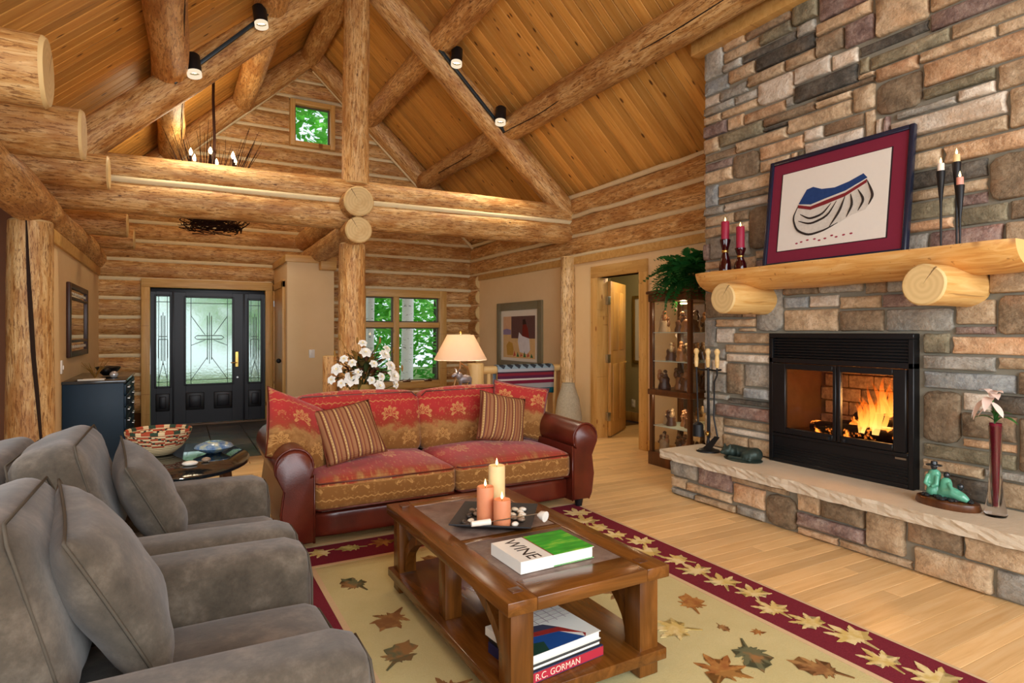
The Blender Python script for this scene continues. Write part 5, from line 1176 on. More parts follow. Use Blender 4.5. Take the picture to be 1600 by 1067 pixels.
# ================================================================ coffee table
tb_ = thing('coffee_table', 'dark cherry coffee table with slate inlays and arched braces', 'coffee table', (1.37, 2.53, .01))
TX0, TX1, TY0, TY1, TZ = 1.0, 1.745, 1.835, 3.225, .46
I1, I2 = (1.125, 1.635, 2.505, 3.115), (1.115, 1.62, 1.995, 2.455)
M_TABLEY = M_TABLE
for nm, bb, mt_ in (('side_plank', (TX0, 1.12, TY0, TY1), M_TABLE), ('side_plank', (1.63, TX1, TY0, TY1), M_TABLE), ('cross_plank', (1.12, 1.63, TY0, 1.995), M_TABLEX), ('cross_plank', (1.12, 1.63, 2.455, 2.505), M_TABLEX), ('cross_plank', (1.12, 1.63, 3.115, TY1), M_TABLEX)):
    boxo(nm, (bb[0], bb[1], bb[2], bb[3], TZ-.05, TZ), mt_, tb_, .004)
boxo('slate_panel', (1.121, 1.629, 2.506, 3.114, TZ-.03, TZ-.003), M_INLAY, tb_, .002); boxo('slate_panel', (1.121, 1.629, 1.996, 2.454, TZ-.03, TZ-.003), M_INLAY, tb_, .002)
for (x, y) in ((1.03, 1.87), (1.62, 1.87), (1.03, 3.095), (1.62, 3.095)):
    lg = boxo('leg', (x, x+.095, y, y+.095, .012, TZ-.05), M_TABLEZ, tb_, .004)
    boxo('tenon', (x+.025, x+.07, y+.03, y+.075, TZ-.002, TZ+.0025), M_CHERRYD, lg, .001)
for x in (1.04, 1.625): boxo('middle_post', (x, x+.08, 2.49, 2.57, .12, TZ-.05), M_TABLEZ, tb_, .004)
boxo('lower_shelf', (TX0+.005, TX1-.005, TY0+.01, TY1-.01, .075, .12), M_TABLE, tb_, .004)
for x in (1.055, 1.64):
    for sg, yc in ((-1, 1.965), (1, 3.095)):
        rs = []
        for k in range(11):
            t = k/10; ang = t*PI/2; yy = yc+(-sg)*(.50*(1-math.cos(ang))); zz = .13+.28*math.sin(ang)
            dy, dz = -sg*math.sin(ang), math.cos(ang)*.7; n_ = Vector((0, -dz, dy)); n_.normalize(); w_ = .022
            rs.append([(x, yy-n_.y*w_, zz-n_.z*w_), (x+.045, yy-n_.y*w_, zz-n_.z*w_), (x+.045, yy+n_.y*w_, min(.41, zz+n_.z*w_)), (x, yy+n_.y*w_, min(.41, zz+n_.z*w_))])
        b = B(); b.rings(rs); b.end('arched_brace', M_TABLEZ, tb_, 40)
# tray, candles, stones
ty = thing('slate_tray', 'square black slate tray with raised rim on coffee table', 'tray', (1.39, 2.68, TZ))
Mt = TR((1.39, 2.68, TZ), 0, 0, R(-36)); h_ = .195
b = B(); pr_ = [(.72, 0), (1.0, .028), (1.0, .034), (.97, .034), (.72, .008)]
for k in range(4): pass
rs = [[(sx*h_*q, sy*h_*q, z+.003) for sx, sy in ((1, 1), (-1, 1), (-1, -1), (1, -1))] for q, z in pr_]
b.rings(rs); link('tray_body', b.mesh(plain('slate_black', lin(44, 44, 46), .55, .4), 30), ty, Mt)
candle('pillar_candle', 'tall cream pillar candle on the slate tray', M_WAXY, 1.425, 2.735, TZ+.011, TZ+.262, .042, 'tray candles')
candle('pillar_candle', 'medium terracotta pillar candle on the slate tray', M_WAXO, 1.325, 2.665, TZ+.011, TZ+.183, .042, 'tray candles')
candle('pillar_candle', 'short terracotta pillar candle on the slate tray', M_WAXO, 1.37, 2.575, TZ+.011, TZ+.135, .042, 'tray candles')
M_PEB = [plain('pebble_%d' % i, c, .3, .5, 0, .2, 30) for i, c in enumerate((lin(220, 206, 180), lin(62, 54, 48), lin(150, 126, 104), lin(236, 228, 212)))]
random.seed(30); n_ = 0; spots = []
while n_ < 24:
    q = Vector((random.uniform(-.14, .14), random.uniform(-.14, .14), 0)); w = Mt @ q
    if any((w.xy-Vector(c_)).length < .066 for c_ in ((1.425, 2.735), (1.325, 2.665), (1.37, 2.575))) or any((w-s_).length < .034 for s_ in spots): 
        n_ += .02; continue
    spots.append(w); n_ = int(n_)+1; ki = random.randrange(4)
    pb = B().ball((0, 0, 0), (.021, .015, .011), 9, 6).end('pebble', M_PEB[ki], None, 180, TR((w.x, w.y, TZ+.022), random.uniform(-.2, .2), 0, random.uniform(0, 3)))
    tag(pb, ('cream pebble lying on the slate tray among candles', 'dark pebble lying on the slate tray among candles', 'brown pebble lying on the slate tray among candles', 'white pebble lying on the slate tray among candles')[ki], 'pebble', ('cream', 'dark', 'brown', 'white')[ki]+' tray pebbles')
sn = thing('candle_snuffer', 'pewter candle snuffer with thick white handle laid across tray', 'snuffer', (1.4, 2.6, TZ+.04))
B().tube([(1.20, 2.56, TZ+.045), (1.29, 2.54, TZ+.048)], [.013, .015], 10).end('handle', M_WAXW, sn)
B().tube([(1.29, 2.54, TZ+.048), (1.53, 2.50, TZ+.062)], .0025, 6).end('rod', M_STEEL, sn)
B().tube([(1.525, 2.50, TZ+.055), (1.535, 2.485, TZ+.058), (1.545, 2.46, TZ+.055)], [.006, .02, .026], 14).end('bell', plain('white_enamel', lin(232, 228, 216), .3), sn)

def text(s_, size, mat, parent, M, ext=.0004):
    c_ = bpy.data.curves.new('lettering', 'FONT'); c_.body = s_; c_.size = size; c_.extrude = ext; c_.materials.append(mat)
    t_ = bpy.data.objects.new('t', c_); me = bpy.data.meshes.new_from_object(t_); bpy.data.objects.remove(t_); me.name = 'lettering'
    return link('lettering', me, parent, M)
def book(lab, w, d, h, M, cover, spine_mat=None, group=None, rounded=True):
    o = link('hardcover_book', None, None, M); o.empty_display_size = .1; tag(o, lab, 'book', group)
    b = B().box(0, w, 0, d, 0, .003).box(0, w, 0, d, h-.003, h).box(0, .004, 0, d, .003, h-.003)
    link('cover', b.mesh(cover), o, M)
    link('page_block', B().box(.004, w-.005, .005, d-.005, .003, h-.003).mesh(plain('pages', lin(240, 236, 226), .8, .2, 0, .03)), o, M)
    return o
M_WBK = plain('white_cover', lin(232, 230, 220), .3, .5, 0, .03); M_INK = plain('ink_black', lin(28, 24, 22), .5)
# wine book: spine towards the camera-left
Mw = TR((1.165, 2.035, TZ), 0, 0, R(1))
wb = book('large white and green hardcover book titled wine on coffee table', .355, .245, .048, Mw, M_WBK)
a = Mat('green_cover', .25, .5); p = a.sep(a.obj()); n = a.noise(a.obj((1, 5, 1)), 6, 3); a.col(a.ramp(n, [(.3, lin(16, 132, 34)), (.55, lin(40, 172, 46)), (.75, lin(150, 208, 70))])); 
link('green_photo', B().box(.155, .355, 0, .245, .0472, .0486).mesh(a.m), wb, Mw)
link('green_edge', B().box(.155, .355, 0, .245, -.0002, .0033).mesh(a.m), wb, Mw)
link('divider_line', B().box(.150, .155, 0, .245, .0473, .0488).mesh(plain('rust_line', lin(120, 50, 24), .5)), wb, Mw)
text('WINE', .088, M_INK, wb, Mw @ TR((.048, .236, .0482), 0, 0, R(-90)))
# books on the lower shelf
M1 = TR((1.118, 1.885, .12), 0, 0, R(6)); rc = plain('crimson_cover', lin(178, 44, 62), .35, .5, 0, .06)
b1 = book('thick crimson hardcover book at the bottom of lower shelf stack', .36, .28, .042, M1, plain('navy_cover', lin(40, 44, 84), .4), group='lower shelf books')
link('spine_band', B().box(0, .36, -.002, 0, .004, .038).mesh(rc), b1, M1)
text('R.C. GORMAN', .034, plain('spine_cream', lin(240, 214, 190), .5), b1, M1 @ TR((.022, -.0022, .009), R(90)))
M2 = TR((1.122, 1.89, .162), 0, 0, R(6)); b2 = book('thin black hardcover book in the middle of lower shelf stack', .35, .28, .018, M2, plain('black_cover', lin(26, 28, 30), .35), group='lower shelf books')
M3 = TR((1.118, 1.90, .18), 0, 0, R(6)); b3 = book('book with white net patterned cover on top of lower shelf stack', .36, .29, .032, M3, M_WBK, group='lower shelf books')
def patch(nm, pts, c, z): link(nm, B().prism(pts, lambda x, y, d: (x, y, d), .031, z).mesh(plain('patch_'+nm, c, .35, .5, 0, .2, 30)), b3, M3)
patch('blue_art', [(0, 0), (.28, 0), (.22, .09), (.0, .13)], lin(28, 74, 140), .0326); patch('red_art', [(0, .13), (.22, .09), (.29, .03), (.28, .0), (.30, .02), (.24, .12), (0, .16)], lin(150, 44, 40), .0328)
patch('navy_art', [(0, .16), (.24, .12), (.2, .17), (0, .22)], lin(60, 62, 84), .0327); patch('green_art', [(0, 0), (.10, 0), (.12, .06), (0, .09)], lin(30, 66, 54), .033)
nb = B()
for k in range(7): nb.box(.05+.045*k, .053+.045*k, .17, .289, .0318, .0328); 
for k in range(4): nb.box(.02, .355, .185+.028*k, .187+.028*k, .0318, .0328)
link('net_lines', nb.mesh(plain('net_line', lin(150, 130, 134), .5)), b3, M3)

# ================================================================ behind the sofa
co = thing('console_table', 'narrow pale wooden console table behind the red sofa', 'table', (1.75, 5.3, 0))
boxo('top', (.72, 2.82, 5.12, 5.50, .78, .82), M_RAILW, co)
for x in (.76, 2.72):
    for y in (5.15, 5.42): boxo('leg', (x, x+.06, y, y+.06, 0, .78), M_RAILW, co)
lm = thing('moose_lamp', 'table lamp with cream shade and moose figure base on console', 'lamp', (2.37, 5.3, .82))
B().lathe([(0, 0), (.12, 0), (.125, .02), (.09, .03), (0, .032)], (2.37, 5.3, .82), 20).end('base', M_BLACK, lm)
B().tube([(2.30, 5.32, .85), (2.33, 5.32, .95), (2.37, 5.31, 1.05), (2.37, 5.3, 1.2)], .012, 8).end('branch_stem', plain('bronze_stem', lin(140, 98, 54), .4, .5, .6), lm)
B().tube([(2.47, 5.33, .85), (2.48, 5.33, .98), (2.45, 5.32, 1.06), (2.38, 5.31, 1.1)], .009, 8).end('branch_stem', bpy.data.materials['bronze_stem'], lm)
mo_ = B().ball((2.39, 5.24, .955), (.075, .036, .042)).ball((2.33, 5.24, .985), (.036, .03, .038)).ball((2.29, 5.235, 1.0), (.03, .019, .018)).ball((2.267, 5.235, .988), (.02, .017, .016))
for x in (2.34, 2.44):
    for y in (5.225, 5.258): mo_.tube([(x, y, .95), (x+.004, y, .90), (x, y, .85)], [.016, .009, .009], 8)
for sg in (-1, 1): mo_.tube([(2.30, 5.235, 1.015), (2.31, 5.235+sg*.03, 1.03), (2.31, 5.235+sg*.055, 1.055)], [.006, .012, .007], 8)
o = mo_.end('moose', plain('pewter_moose', lin(120, 112, 112), .4, .5, .4), lm, 180); remesh(o, .006, 3)
a = Mat('parchment_shade', .8, .1); n = a.noise(a.obj(), 14, 4); a.col(a.mix(n, lin(240, 222, 196), lin(250, 236, 214)))
tb = a.new('ShaderNodeBsdfTranslucent'); tb.inputs[0].default_value = lin(252, 232, 206); mx = a.new('ShaderNodeMixShader'); mx.inputs[0].default_value = .55
a.nt.links.new(a.b.outputs[0], mx.inputs[1]); a.nt.links.new(tb.outputs[0], mx.inputs[2]); a.nt.links.new(mx.outputs[0], a.nt.nodes['Material Output'].inputs[0])
sh = B(); rs = []
for r_, z in ((.25, 1.135), (.252, 1.142), (.127, 1.375), (.124, 1.375), (.247, 1.142)): rs.append([(2.37+r_*math.cos(k*2*PI/32), 5.3+r_*math.sin(k*2*PI/32), z) for k in range(32)])
sh.rings(rs, True, (False, False)); sh.end('lamp_shade', a.m, lm, 60)
B().cyl((2.37, 5.3, 1.2), (2.37, 5.3, 1.385), .004, n=6).ball((2.37, 5.3, 1.40), (.012, .012, .018)).end('finial', M_BRASS, lm)
B().ball((2.37, 5.3, 1.24), (.028, .028, .036)).end('bulb', M_BULB, lm)
l_ = light('lamp_glow', 'POINT', (2.37, 5.3, 1.24), 13, (1, .88, .74), shadow_soft_size=.04); l_.parent = lm; l_.matrix_parent_inverse = wm(lm).inverted()

fa = thing('flower_arrangement', 'large arrangement of white silk flowers in an ochre pot behind sofa', 'flowers', (1.42, 5.28, .82))
B().lathe([(0, 0), (.08, 0), (.11, .06), (.12, .13), (.105, .13), (.09, .1), (0, .1)], (1.42, 5.28, .82), 20).end('pot', plain('ochre_pot', lin(178, 140, 70), .5), fa)
M_PET = plain('white_petal', lin(242, 238, 226), .6, .3, 0, .06); M_PETC = plain('petal_heart', lin(226, 204, 140), .6)
M_DLEAF = [plain('spray_%d' % i, c, .7, .2, 0, .3, 20) for i, c in enumerate((lin(86, 74, 34), lin(58, 70, 36), lin(142, 104, 46), lin(84, 48, 30)))]
def rose(r_, seed):
    b = B(); rnd = random.Random(seed)
    for ring, (n_, tilt, L) in enumerate(((6, .15, 1.0), (5, .55, .85), (4, 1.0, .65))):
        for k in range(n_):
            a_ = 2*PI*k/n_+ring*.5; d = (math.cos(a_)*math.cos(tilt), math.sin(a_)*math.cos(tilt), math.sin(tilt)); petal(b, (0, 0, 0), d, r_*L, r_*.42, .25, 5)
    return b.mesh(M_PET, 180)
RS = [rose(.075, 1), rose(.058, 2), rose(.042, 3)]
for q in RS: q.name = 'white_flower'
c0 = Vector((1.42, 5.26, .98)); random.seed(44)
def facing(p, d):
    return Matrix.Translation(p) @ Vector((0, 0, 1)).rotation_difference(Vector(d)).to_matrix().to_4x4()
for (u, v, k) in ((548, 586, 0), (549, 563, 2), (569, 548, 1), (597, 552, 1), (563, 534, 2), (588, 598, 1), (612, 585, 0), (606, 569, 1), (527, 572, 1), (534, 593, 2), (522, 588, 2), (602, 543, 2), (580, 565, 2), (537, 557, 2), (593, 585, 2), (616, 598, 2), (556, 577, 2), (578, 590, 2)):
    # where each bloom sits in the bouquet, in metres from its centre
    x = 1.42+(u-572)*.0057; z = .93+(600-v)*.0057; y = 5.26-.17*math.sqrt(max(.05, 1-((x-1.42)/.36)**2))+random.uniform(-.03, .03)
    d = Vector((x-1.42, -.35, (z-.95)*.6+.12)).normalized()
    o = link('white_flower', RS[k], fa, facing((x, y, z), d)); B().ball((x+d.x*.012, y+d.y*.012, z+d.z*.012), .009, 7, 5).end('heart', M_PETC, o)
    B().tube([(1.42, 5.27, .9), (x*.6+1.42*.4, y*.6+5.27*.4, z-.05), (x, y, z)], .003, 5).end('stem', M_DLEAF[1], fa)
for i in range(170):
    a_ = random.uniform(0, 2*PI); e_ = random.uniform(.05, 1.2); d = Vector((math.cos(a_)*math.cos(e_), math.sin(a_)*math.cos(e_)*.6-.12, math.sin(e_))); r0 = random.uniform(.05, .22)
    b = B(); petal(b, c0+d*r0, d+Vector((0, 0, random.uniform(-.4, .2))), random.uniform(.08, .17), random.uniform(.014, .03), .3, 4); b.end('leaf', M_DLEAF[i % 4], fa, 180)
for (x, z) in ((1.20, 1.36), (1.16, 1.22), (1.67, 1.24), (1.35, 1.33), (1.55, 1.33), (1.75, 1.08)):
    B().tube([(1.42, 5.27, .92), ((x+1.42)/2, 5.22, (z+.95)/2+.02), (x, 5.18, z)], [.004, .003, .002], 5).ball((x, 5.18, z), (.009, .009, .03), 7, 6).end('bud_spike', M_DLEAF[2], fa)

# ---- railing, blanket
rl = thing('log_railing', 'pale log railing with spindles in front of the stairwell', 'railing', (4.1, 7.15, 0))
log('top_rail', (3.42, YT, .90), (4.72, YT, .90), .055, .05, rl, seed=2, mats=[M_RAILW, M_LOGEND], n=12)
log('bottom_rail', (3.42, YT, .16), (4.72, YT, .16), .045, .045, rl, seed=4, mats=[M_RAILW, M_LOGEND], n=12)
for i in range(8): log('spindle', (3.60+.148*i, YT, .15), (3.60+.148*i, YT, .87), .03, .028, rl, seed=i, wob=.004, mats=[M_RAILW, M_LOGEND], n=10)
for (x, z, lab) in ((3.385, 1.0, 'pale log newel post behind the lamp'), (1.53, 1.13, 'short pale newel post beside the flower arrangement')):
    nw = thing('newel_post', lab, 'post', (x, YT-.05, 0), 'newel posts'); log('shaft', (x, YT-.05, 0), (x, YT-.05, z), .115 if x > 3 else .085, .11 if x > 3 else .08, nw, seed=x, mats=[M_RAILW if x > 3 else M_LOG, M_LOGEND], n=16)
a = Mat('striped_blanket', .95, .05); p = a.sep(uvn(a)); f_ = p[1]
c = a.ramp(f_, [(0, lin(24, 88, 104)), (.16, lin(24, 88, 104)), (.17, lin(160, 160, 162)), (.30, lin(150, 150, 156)), (.31, lin(120, 34, 60)), (.40, lin(86, 34, 56)), (.41, lin(210, 204, 200)), (.46, lin(90, 40, 70)), (.54, lin(132, 44, 58)), (.62, lin(60, 46, 62)), (.66, lin(170, 176, 184)), (.74, lin(136, 160, 176))])
c = a.mix(((f_*160).sin()*.5+.5)*.2, c, lin(60, 50, 60)); dm = (f_ > .75)*((((p[0]/.12).fract()-.5).abs()*2+((f_-.83).abs()*9)) < .8); c = a.mix(dm*.9, c, lin(40, 40, 48)); a.col(c); M_BLANK = a.m
for e in a.nt.nodes:
    if e.type == 'VALTORGB': e.color_ramp.interpolation = 'CONSTANT'
bk_ = bmesh.new(); uv = bk_.loops.layers.uv.new('UVMap'); rows = []
prof = [(-.075-.01*(i/8), .56+.36*i/8) for i in range(9)]+[(-.05, .955), (0, .966), (.05, .955)]+[(.07, .9-.3*i/6) for i in range(7)]
for j in range(17):
    x = 3.70+.88*j/16; rows.append([bk_.verts.new((x, YT+py+.006*math.sin(j*1.3+q*.2)*(q < 9), pz-.006*math.sin(j*.8)*(q == 0))) for q, (py, pz) in enumerate(prof)])
for j in range(16):
    for q in range(len(prof)-1):
        f = bk_.faces.new([rows[j][q], rows[j+1][q], rows[j+1][q+1], rows[j][q+1]]); f.smooth = True
        for l in f.loops:
            zq = l.vert.co.z; front = l.vert.co.y < YT+.01
            l[uv].uv = (l.vert.co.x, min(.99, (zq-.56)/.47 if front else .95))
me = bpy.data.meshes.new('striped_blanket'); bk_.to_mesh(me); bk_.free(); me.materials.append(M_BLANK)
o = link('striped_blanket', me); md = o.modifiers.new('s', 'SOLIDIFY'); md.thickness = .006
tag(o, 'striped wool blanket in teal grey and maroon draped over railing', 'blanket')

wk = thing('wicker_urn', 'tall grey wicker urn standing by the pale log post', 'urn', (4.55, 6.75, 0))
B().lathe([(.10, 0), (.17, .05), (.185, .25), (.15, .5), (.09, .68), (.085, .72), (.075, .72), (.08, .66), (.13, .5), (0, .45)], (4.58, 6.72, 0), 22).end('woven_body', plain('grey_wicker', lin(176, 168, 146), .85, .2, 0, .35, 50), wk, 60)

# ---- pictures
def framed(name, lab, X_, y0, y1, z0, z1, side, fr, frm, matc, w=.07, mw=.06):
    """picture hung on a wall of constant X; side=-1 faces -X"""
    o = thing(name, lab, 'picture', (X_, (y0+y1)/2, z0)); d0, d1 = sorted((X_, X_+side*.035))
    b = B()
    for bb in ((y0, y0+w, z0, z1), (y1-w, y1, z0, z1), (y0+w, y1-w, z0, z0+w), (y0+w, y1-w, z1-w, z1)): b.box(d0, d1, *bb, .008)
    b.end('moulding', frm, o); m0, m1 = sorted((X_, X_+side*.012)); B().box(m0, m1, y0+w, y1-w, z0+w, z1-w).end('mat_board', matc, o)
    return o
M_OLIVEF = plain('olive_frame', lin(122, 112, 82), .5, .4); M_CREAM = plain('cream_mat', lin(232, 224, 206), .8, .2, 0, .03)
pw = framed('framed_print', 'olive framed print of desert colours on the tan wall above railing', XW, 7.80, 9.27, .80, 1.89, -1, None, M_OLIVEF, M_CREAM, .13, .09)
xx = XW-.0125
def pp(nm, pts, c, d): B().prism(pts, lambda a_, b_, q: (xx-q, a_, b_), 0, d).end(nm, plain('print_'+nm+str(len(bpy.data.materials)), c, .7, .2, 0, .15, 12), pw)
pp('ground_tone', [(8.02, .98), (9.06, .98), (9.06, 1.66), (8.02, 1.66)], lin(222, 184, 126), .001)
pp('wall_tone', [(8.02, 1.3), (8.78, 1.3), (8.78, 1.66), (8.02, 1.66)], lin(104, 72, 66), .0015)
pp('sky_tone', [(8.79, 1.42), (9.06, 1.42), (9.06, 1.66), (8.79, 1.66)], lin(216, 172, 134), .0015)
pp('hill_tone', [(8.79, 1.36), (9.06, 1.36), (9.06, 1.44), (8.95, 1.46), (8.79, 1.44)], lin(150, 132, 164), .002)
pp('pale_form', [(8.20, 1.30), (8.17, 1.12), (8.26, 1.05), (8.5, 1.08), (8.56, 1.25), (8.52, 1.40), (8.42, 1.34)], lin(226, 222, 224), .0025)
pp('rust_form', [(8.20, 1.30), (8.42, 1.34), (8.40, 1.52), (8.30, 1.54), (8.24, 1.46)], lin(122, 40, 26), .003)
pp('dark_form', [(8.29, 1.53), (8.40, 1.52), (8.40, 1.60), (8.33, 1.61)], lin(56, 34, 26), .0035)
pp('basket_form', [(8.72, 1.02), (8.92, 1.02), (8.95, 1.18), (8.86, 1.25), (8.74, 1.22), (8.70, 1.12)], lin(196, 150, 62), .0025)
for k in range(6): pp('green_fleck', [(8.08+.11*k, 1.0+.02*(k % 2)), (8.16+.11*k, 1.0), (8.13+.11*k, 1.06+.02*(k % 3))], (lin(60, 110, 60), lin(200, 96, 70))[k % 2], .003)
hp = framed('hall_picture', 'gold framed picture with wide white mat on the hall wall', 6.3, 6.55, 7.42, .91, 1.97, -1, None, plain('gold_frame', lin(150, 116, 52), .35, .5, .6), M_CREAM, .05)
B().box(6.285, 6.289, 6.78, 7.19, 1.15, 1.73).end('inner_print', plain('teal_print', lin(88, 108, 112), .6), hp)
mr = thing('wall_mirror', 'wide dark wooden framed mirror on the left tan wall above chest', 'mirror', (-.98, 8.2, 1.14))
M_DKW = plain('mahogany', lin(64, 34, 22), .4, .4)
b = B()
for bb in ((7.5, 7.6, 1.14, 1.91), (8.83, 8.93, 1.14, 1.91), (7.6, 8.83, 1.14, 1.2), (7.6, 8.83, 1.85, 1.91), (7.6, 8.83, 1.29, 1.32), (7.6, 8.83, 1.74, 1.77)): b.box(-.98, -.945, *bb, .008)
b.end('frame', M_DKW, mr)
B().box(-.98, -.965, 7.6, 8.83, 1.2, 1.85).end('mirror_glass', bpy.data.materials['mirror'], mr)
for z in (1.245, 1.805):
    for k in range(9): B().ball((-.958, 7.7+.13*k, z), (.006, .045, .018), 8, 5).end('carved_leaf', M_CREAM, mr)

# ---- chest by the left wall
cs = thing('black_chest', 'dark navy chest with many thin drawers against the left wall', 'chest', (-.7, 7.95, 0))
M_NAVYC = plain('navy_lacquer', lin(8, 44, 66), .5, .35)
boxo('body', (-.975, -.47, 7.22, 8.66, .04, .89), M_NAVYC, cs, .006); boxo('top', (-.978, -.45, 7.20, 8.68, .89, .92), plain('chest_top', lin(52, 58, 62), .15, .6), cs, .006)
boxo('plinth', (-.97, -.48, 7.24, 8.64, 0, .04), M_BLACK, cs, 0)
for r_ in range(7):
    for c_ in range(2):
        d_ = boxo('drawer', (-.475, -.455, 7.26+.7*c_, 7.92+.7*c_, .07+.116*r_, .175+.116*r_), M_NAVYC, cs, .004)
        B().tube([(-.455, 7.5+.7*c_, .13+.116*r_), (-.44, 7.5+.7*c_, .13+.116*r_), (-.44, 7.68+.7*c_, .13+.116*r_), (-.455, 7.68+.7*c_, .13+.116*r_)], .005, 6).end('pull', M_STEEL, d_)
tw = thing('twig_bundle', 'bundle of golden dried grass on chest near the mirror', 'dried grass', (-.75, 7.6, .92))
random.seed(12)
for k in range(22): a_ = random.uniform(0, 6.28); B().tube([(-.75, 7.62, .92), (-.75+.05*math.cos(a_), 7.62+.05*math.sin(a_), 1.0), (-.75+.12*math.cos(a_), 7.62+.12*math.sin(a_), 1.05+random.uniform(0, .06))], [.003, .003, .001], 5).end('stalk', M_DLEAF[2], tw)
bw = thing('driftwood_bowl', 'dark carved driftwood bowl on top of the navy chest', 'bowl', (-.66, 7.85, .92))
o = B().lathe([(0, 0), (.06, 0), (.12, .05), (.15, .09), (.14, .095), (.1, .05), (0, .03)], (-.66, 7.9, .93), 16, .8, 1.3).ball((-.66, 7.72, .995), (.04, .08, .03)).ball((-.68, 8.06, .99), (.05, .09, .025)).end('bowl_body', M_BLACK, bw, 60)
tag(B().ball((-.58, 7.55, .958), (.04, .045, .037), 14, 10).end('glass_float', plain('silver_glass', lin(206, 208, 210), .1, .6, .5), None, 180), 'small silver glass ball on the navy chest', 'ball')
nt_ = thing('paper_pad', 'pale flat paper pad on front corner of navy chest', 'paper', (-.75, 7.36, .92))
boxo('sheets', (-.86, -.64, 7.27, 7.42, .92, .935), M_CREAM, nt_, .002); boxo('cover_strip', (-.86, -.82, 7.27, 7.42, .935, .938), M_OLIVEF, nt_, 0)

# ---- oval side table
ov = thing('oval_table', 'dark glass-topped oval side table behind the grey armchairs', 'table', (.03, 5.0, 0))
B().lathe([(0, 0), (.97, 0), (1.0, .008), (1.0, .026), (.97, .034), (0, .034)], (.0, 4.92, .466), 48, .47, .66).end('top', plain('dark_glass_top', lin(20, 30, 34), .06, .7, 0, .1, 8), ov, 40)
for (x, y) in ((-.25, 4.5), (.29, 4.55), (-.25, 5.35), (.30, 5.3)): B().tube([(x*1.15, 4.92+(y-4.92)*1.15, 0), (x, y, .466)], [.022, .034], 8).end('leg', M_CHERRYD, ov)
a = Mat('coil_basket', .85, .15); v = a.obj(); p = a.sep(v); th = p[1].atan2(p[0])
ring = (p[2]/.0145).floor(); zn = p[2]/.19
wav = ((th*2.2+zn*1.2).fract()-.5).abs()*2
body = a.mix((p[2] > .075)*(p[2] < .165)*((((th*7/PI).floor()+ring)*.5).fract() > .25), lin(222, 196, 150), lin(178, 82, 54))
blk = (p[2] > .085)*(p[2] < .16)*((((th*5/PI)+p[2]*26).fract()) < .38)*((((th*34/PI).floor()+ring)*.5).fract() < .3)
body = a.mix(blk, body, lin(40, 52, 44)); body = a.mix((p[2] > .168)*((th*9).sin() > .2), body, lin(176, 78, 52)); body = a.mix((p[2] > .165)*((th*9+1).sin() < -.5), body, lin(52, 72, 56))
body = a.mix(((p[2]/.0145).fract() < .16)*.45, body, lin(70, 50, 34)); a.col(body); a.bump((p[2]/.0145*PI).sin().abs(), .6, .004)
bs = thing('coiled_basket', 'coiled bowl basket with red and black pattern on oval table', 'basket', (-.12, 5.16, .50))
link('bowl', B().lathe([(0, 0), (.09, .002), (.15, .05), (.195, .11), (.215, .165), (.218, .185), (.212, .19), (.203, .183), (.185, .11), (.14, .055), (0, .012)], (0, 0, 0), 40).mesh(a.m, 60), bs, TR((-.12, 5.16, .50)))
a = Mat('blue_ceramic', .15, .6); n = a.noise(a.obj(), 22, 4); a.col(a.ramp(n, [(.35, lin(70, 104, 150)), (.5, lin(118, 152, 186)), (.62, lin(176, 186, 160)), (.75, lin(206, 206, 200))]))
bp = thing('blue_ceramic_pot', 'flattened blue glazed ceramic seed pot on oval table', 'pottery', (.25, 5.03, .50))
link('pot_body', B().lathe([(0, 0), (.05, 0), (.105, .025), (.135, .045), (.12, .066), (.06, .085), (.03, .088), (.024, .086), (.022, .07), (0, .06)], (0, 0, 0), 32).mesh(a.m, 60), bp, TR((.24, 5.03, .50)))
tag(B().ball((.075, 4.62, .517), (.05, .035, .017), 14, 8).end('white_stone', M_PEB[3], None, 180), 'flat white stone near front edge of oval table', 'stone')
tag(B().ball((.175, 4.70, .517), (.03, .024, .017), 12, 8).end('grey_stone', M_PEB[2], None, 180), 'small grey stone beside blue pot on oval table', 'stone')

# ================================================================ lamps overhead
M_FROST = emit('frosted_ring', (1, .80, .56, 1), 1.0)
def track(lab, p0, p1, heads, side):
    o = thing('track_light', lab, 'track light', p0, 'track lights'); M, L = frame_to(p0, p1)
    link('rail', B().box(0, L, -.018, .018, -.018, .018, .003).mesh(plain('rail_grey'+str(side), lin(40, 52, 58), .4, .5, .3)), o, M)
    for (x, y, z) in heads:
        hd = B(); hd.lathe([(.066, -.06), (.07, -.06), (.07, .11), (.05, .13), (0, .132)], (0, 0, 0), 20, 1, 1, (False, True)).lathe([(.066, -.06), (.062, .05), (0, .055)], (0, 0, 0), 20, 1, 1, (False, True))
        Mh = TR((x, y-.08, z), R(-8), R(6*side), 0); h_ = link('spot_head', hd.mesh(M_BLACK, 50), o, Mh)
        link('lens', B().lathe([(0, -.045), (.058, -.045), (.058, -.035), (0, -.035)], (0, 0, 0), 20).mesh(M_BULB), h_, Mh)
        link('reflector', B().lathe([(.068, -.105), (.068, -.06), (.064, -.06), (.064, -.105), (.068, -.105)], (0, 0, 0), 20, 1, 1, (False, False)).mesh(M_FROST), h_, Mh)
        B().cyl((x, y+.02, z+.03), (x, y-.06, z+.03), .016, n=8).end('yoke', M_BLACK, h_)
        l_ = light('spot_beam', 'SPOT', (x, y-.095, z-.12), 85, (1, .84, .62), (R(-12), R(4*side), 0), spot_size=R(95), spot_blend=.7, shadow_soft_size=.05); l_.parent = o; l_.matrix_parent_inverse = wm(o).inverted()
track('black track light with two spots on left truss rafter', (-.03, 6.97, 3.91), (.87, 6.97, 4.85), [(.143, 6.97, 4.08), (.77, 6.97, 4.73)], -1)
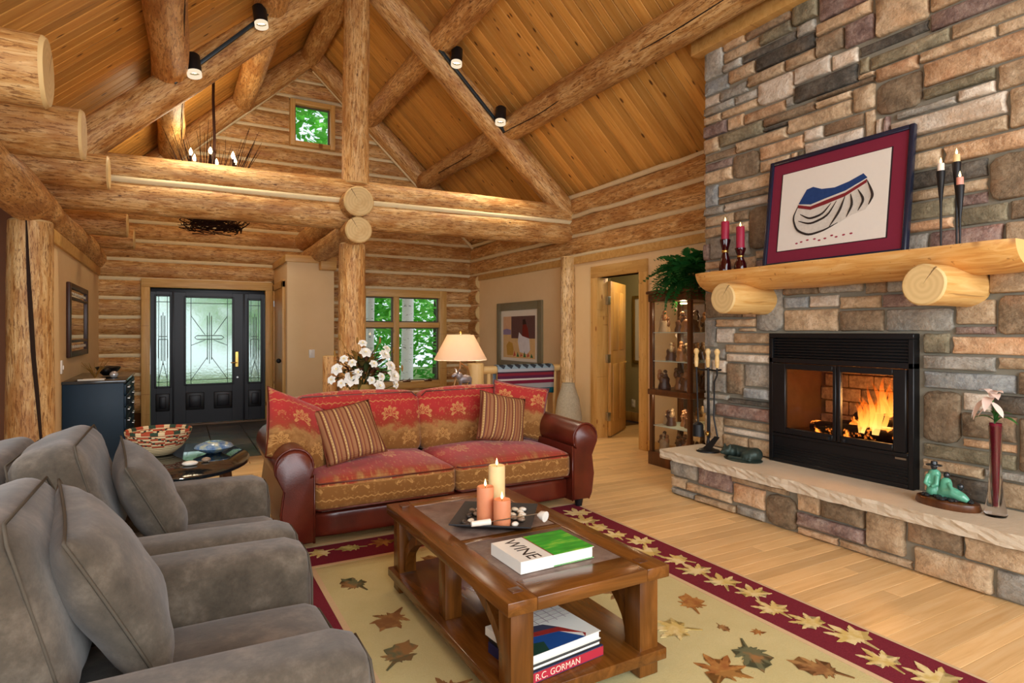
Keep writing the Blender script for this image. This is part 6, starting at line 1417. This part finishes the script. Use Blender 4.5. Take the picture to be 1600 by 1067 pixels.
track('black track light with two spots on right truss rafter', (2.83, 6.97, 4.90), (3.75, 6.97, 4.02), [(3.03, 6.97, 4.80), (3.645, 6.97, 4.18)], 1)

cd = thing('twig_chandelier', 'twig nest chandelier with candle bulbs hanging in the entry', 'chandelier', (.41, 8.7, 2.7))
HX, HY, HZ = .41, 8.7, 2.98
M_TWIG = plain('dark_twig', lin(48, 26, 18), .8, .2, 0, .3, 20)
B().tube([(HX, HY, 3.3), (HX+.01, HY, 3.9), (HX-.005, HY, 4.4), (HX, HY, roof(HX)-.0)], .018, 6).end('hanging_stem', M_TWIG, cd)
random.seed(77); tg = B(); tu = B()
for i in range(150):
    a_ = random.uniform(0, 2*PI); r0 = random.uniform(.15, .36); dr_ = random.uniform(.9, 1.9)*random.choice((-1, 1)); z0 = HZ+random.uniform(-.30, -.05)
    pts = [(HX+(r0+.10*t)*math.cos(a_+dr_*t), HY+(r0+.10*t)*math.sin(a_+dr_*t), z0+random.uniform(-.03, .06)*t+.05*t) for t in (0, .33, .66, 1)]
    tg.tube(pts, [.008, .007, .005, .002], 5)
for i in range(75):
    a_ = random.uniform(0, 2*PI); r1 = random.uniform(.08, .50)
    pts = [(HX+.12*math.cos(a_), HY+.12*math.sin(a_), HZ-.15), (HX+(.12+r1*.4)*math.cos(a_), HY+(.12+r1*.4)*math.sin(a_), HZ+.35), (HX+(.1+r1)*math.cos(a_+.2), HY+(.1+r1)*math.sin(a_+.2), HZ+.66+random.uniform(0, .45)*(r1 > .2))]
    tu.tube(pts, [.008, .006, .002], 5)
tag(tg.end('nest_twigs', M_TWIG, cd, 180), kind='stuff'); tag(tu.end('upright_twigs', M_TWIG, cd, 180), kind='stuff')
for k in range(6):
    a_ = k*PI/3+.35; x, y = HX+.28*math.cos(a_), HY+.28*math.sin(a_)
    B().cyl((x, y, HZ+.36), (x, y, HZ+.64), .014, n=8).end('candle_sleeve', M_TWIG, cd)
    B().lathe([(0, 0), (.012, .005), (.024, .035), (.018, .065), (0, .10)], (x, y, HZ+.64), 10).end('flame_bulb', M_BULB, cd)
l_ = light('chandelier_glow', 'POINT', (HX, HY, HZ+.75), 50, (1, .78, .5), shadow_soft_size=.3); l_.parent = cd; l_.matrix_parent_inverse = wm(cd).inverted()
hl = thing('added_hall_lamp', 'added unseen ceiling lamp brightening the hall beyond the doorway', 'lamp', (5.6, 6.2, 2.4))  # lamp added out of view to brighten the hall
B().lathe([(0, .0), (.12, .01), (.14, .05), (.14, .06), (0, .06)], (5.6, 6.2, 2.39), 20).end('globe', M_BULB, hl)
l_ = light('hall_fill', 'POINT', (5.6, 6.2, 2.3), 20, (1, .86, .62), shadow_soft_size=.12); l_.parent = hl; l_.matrix_parent_inverse = wm(hl).inverted()
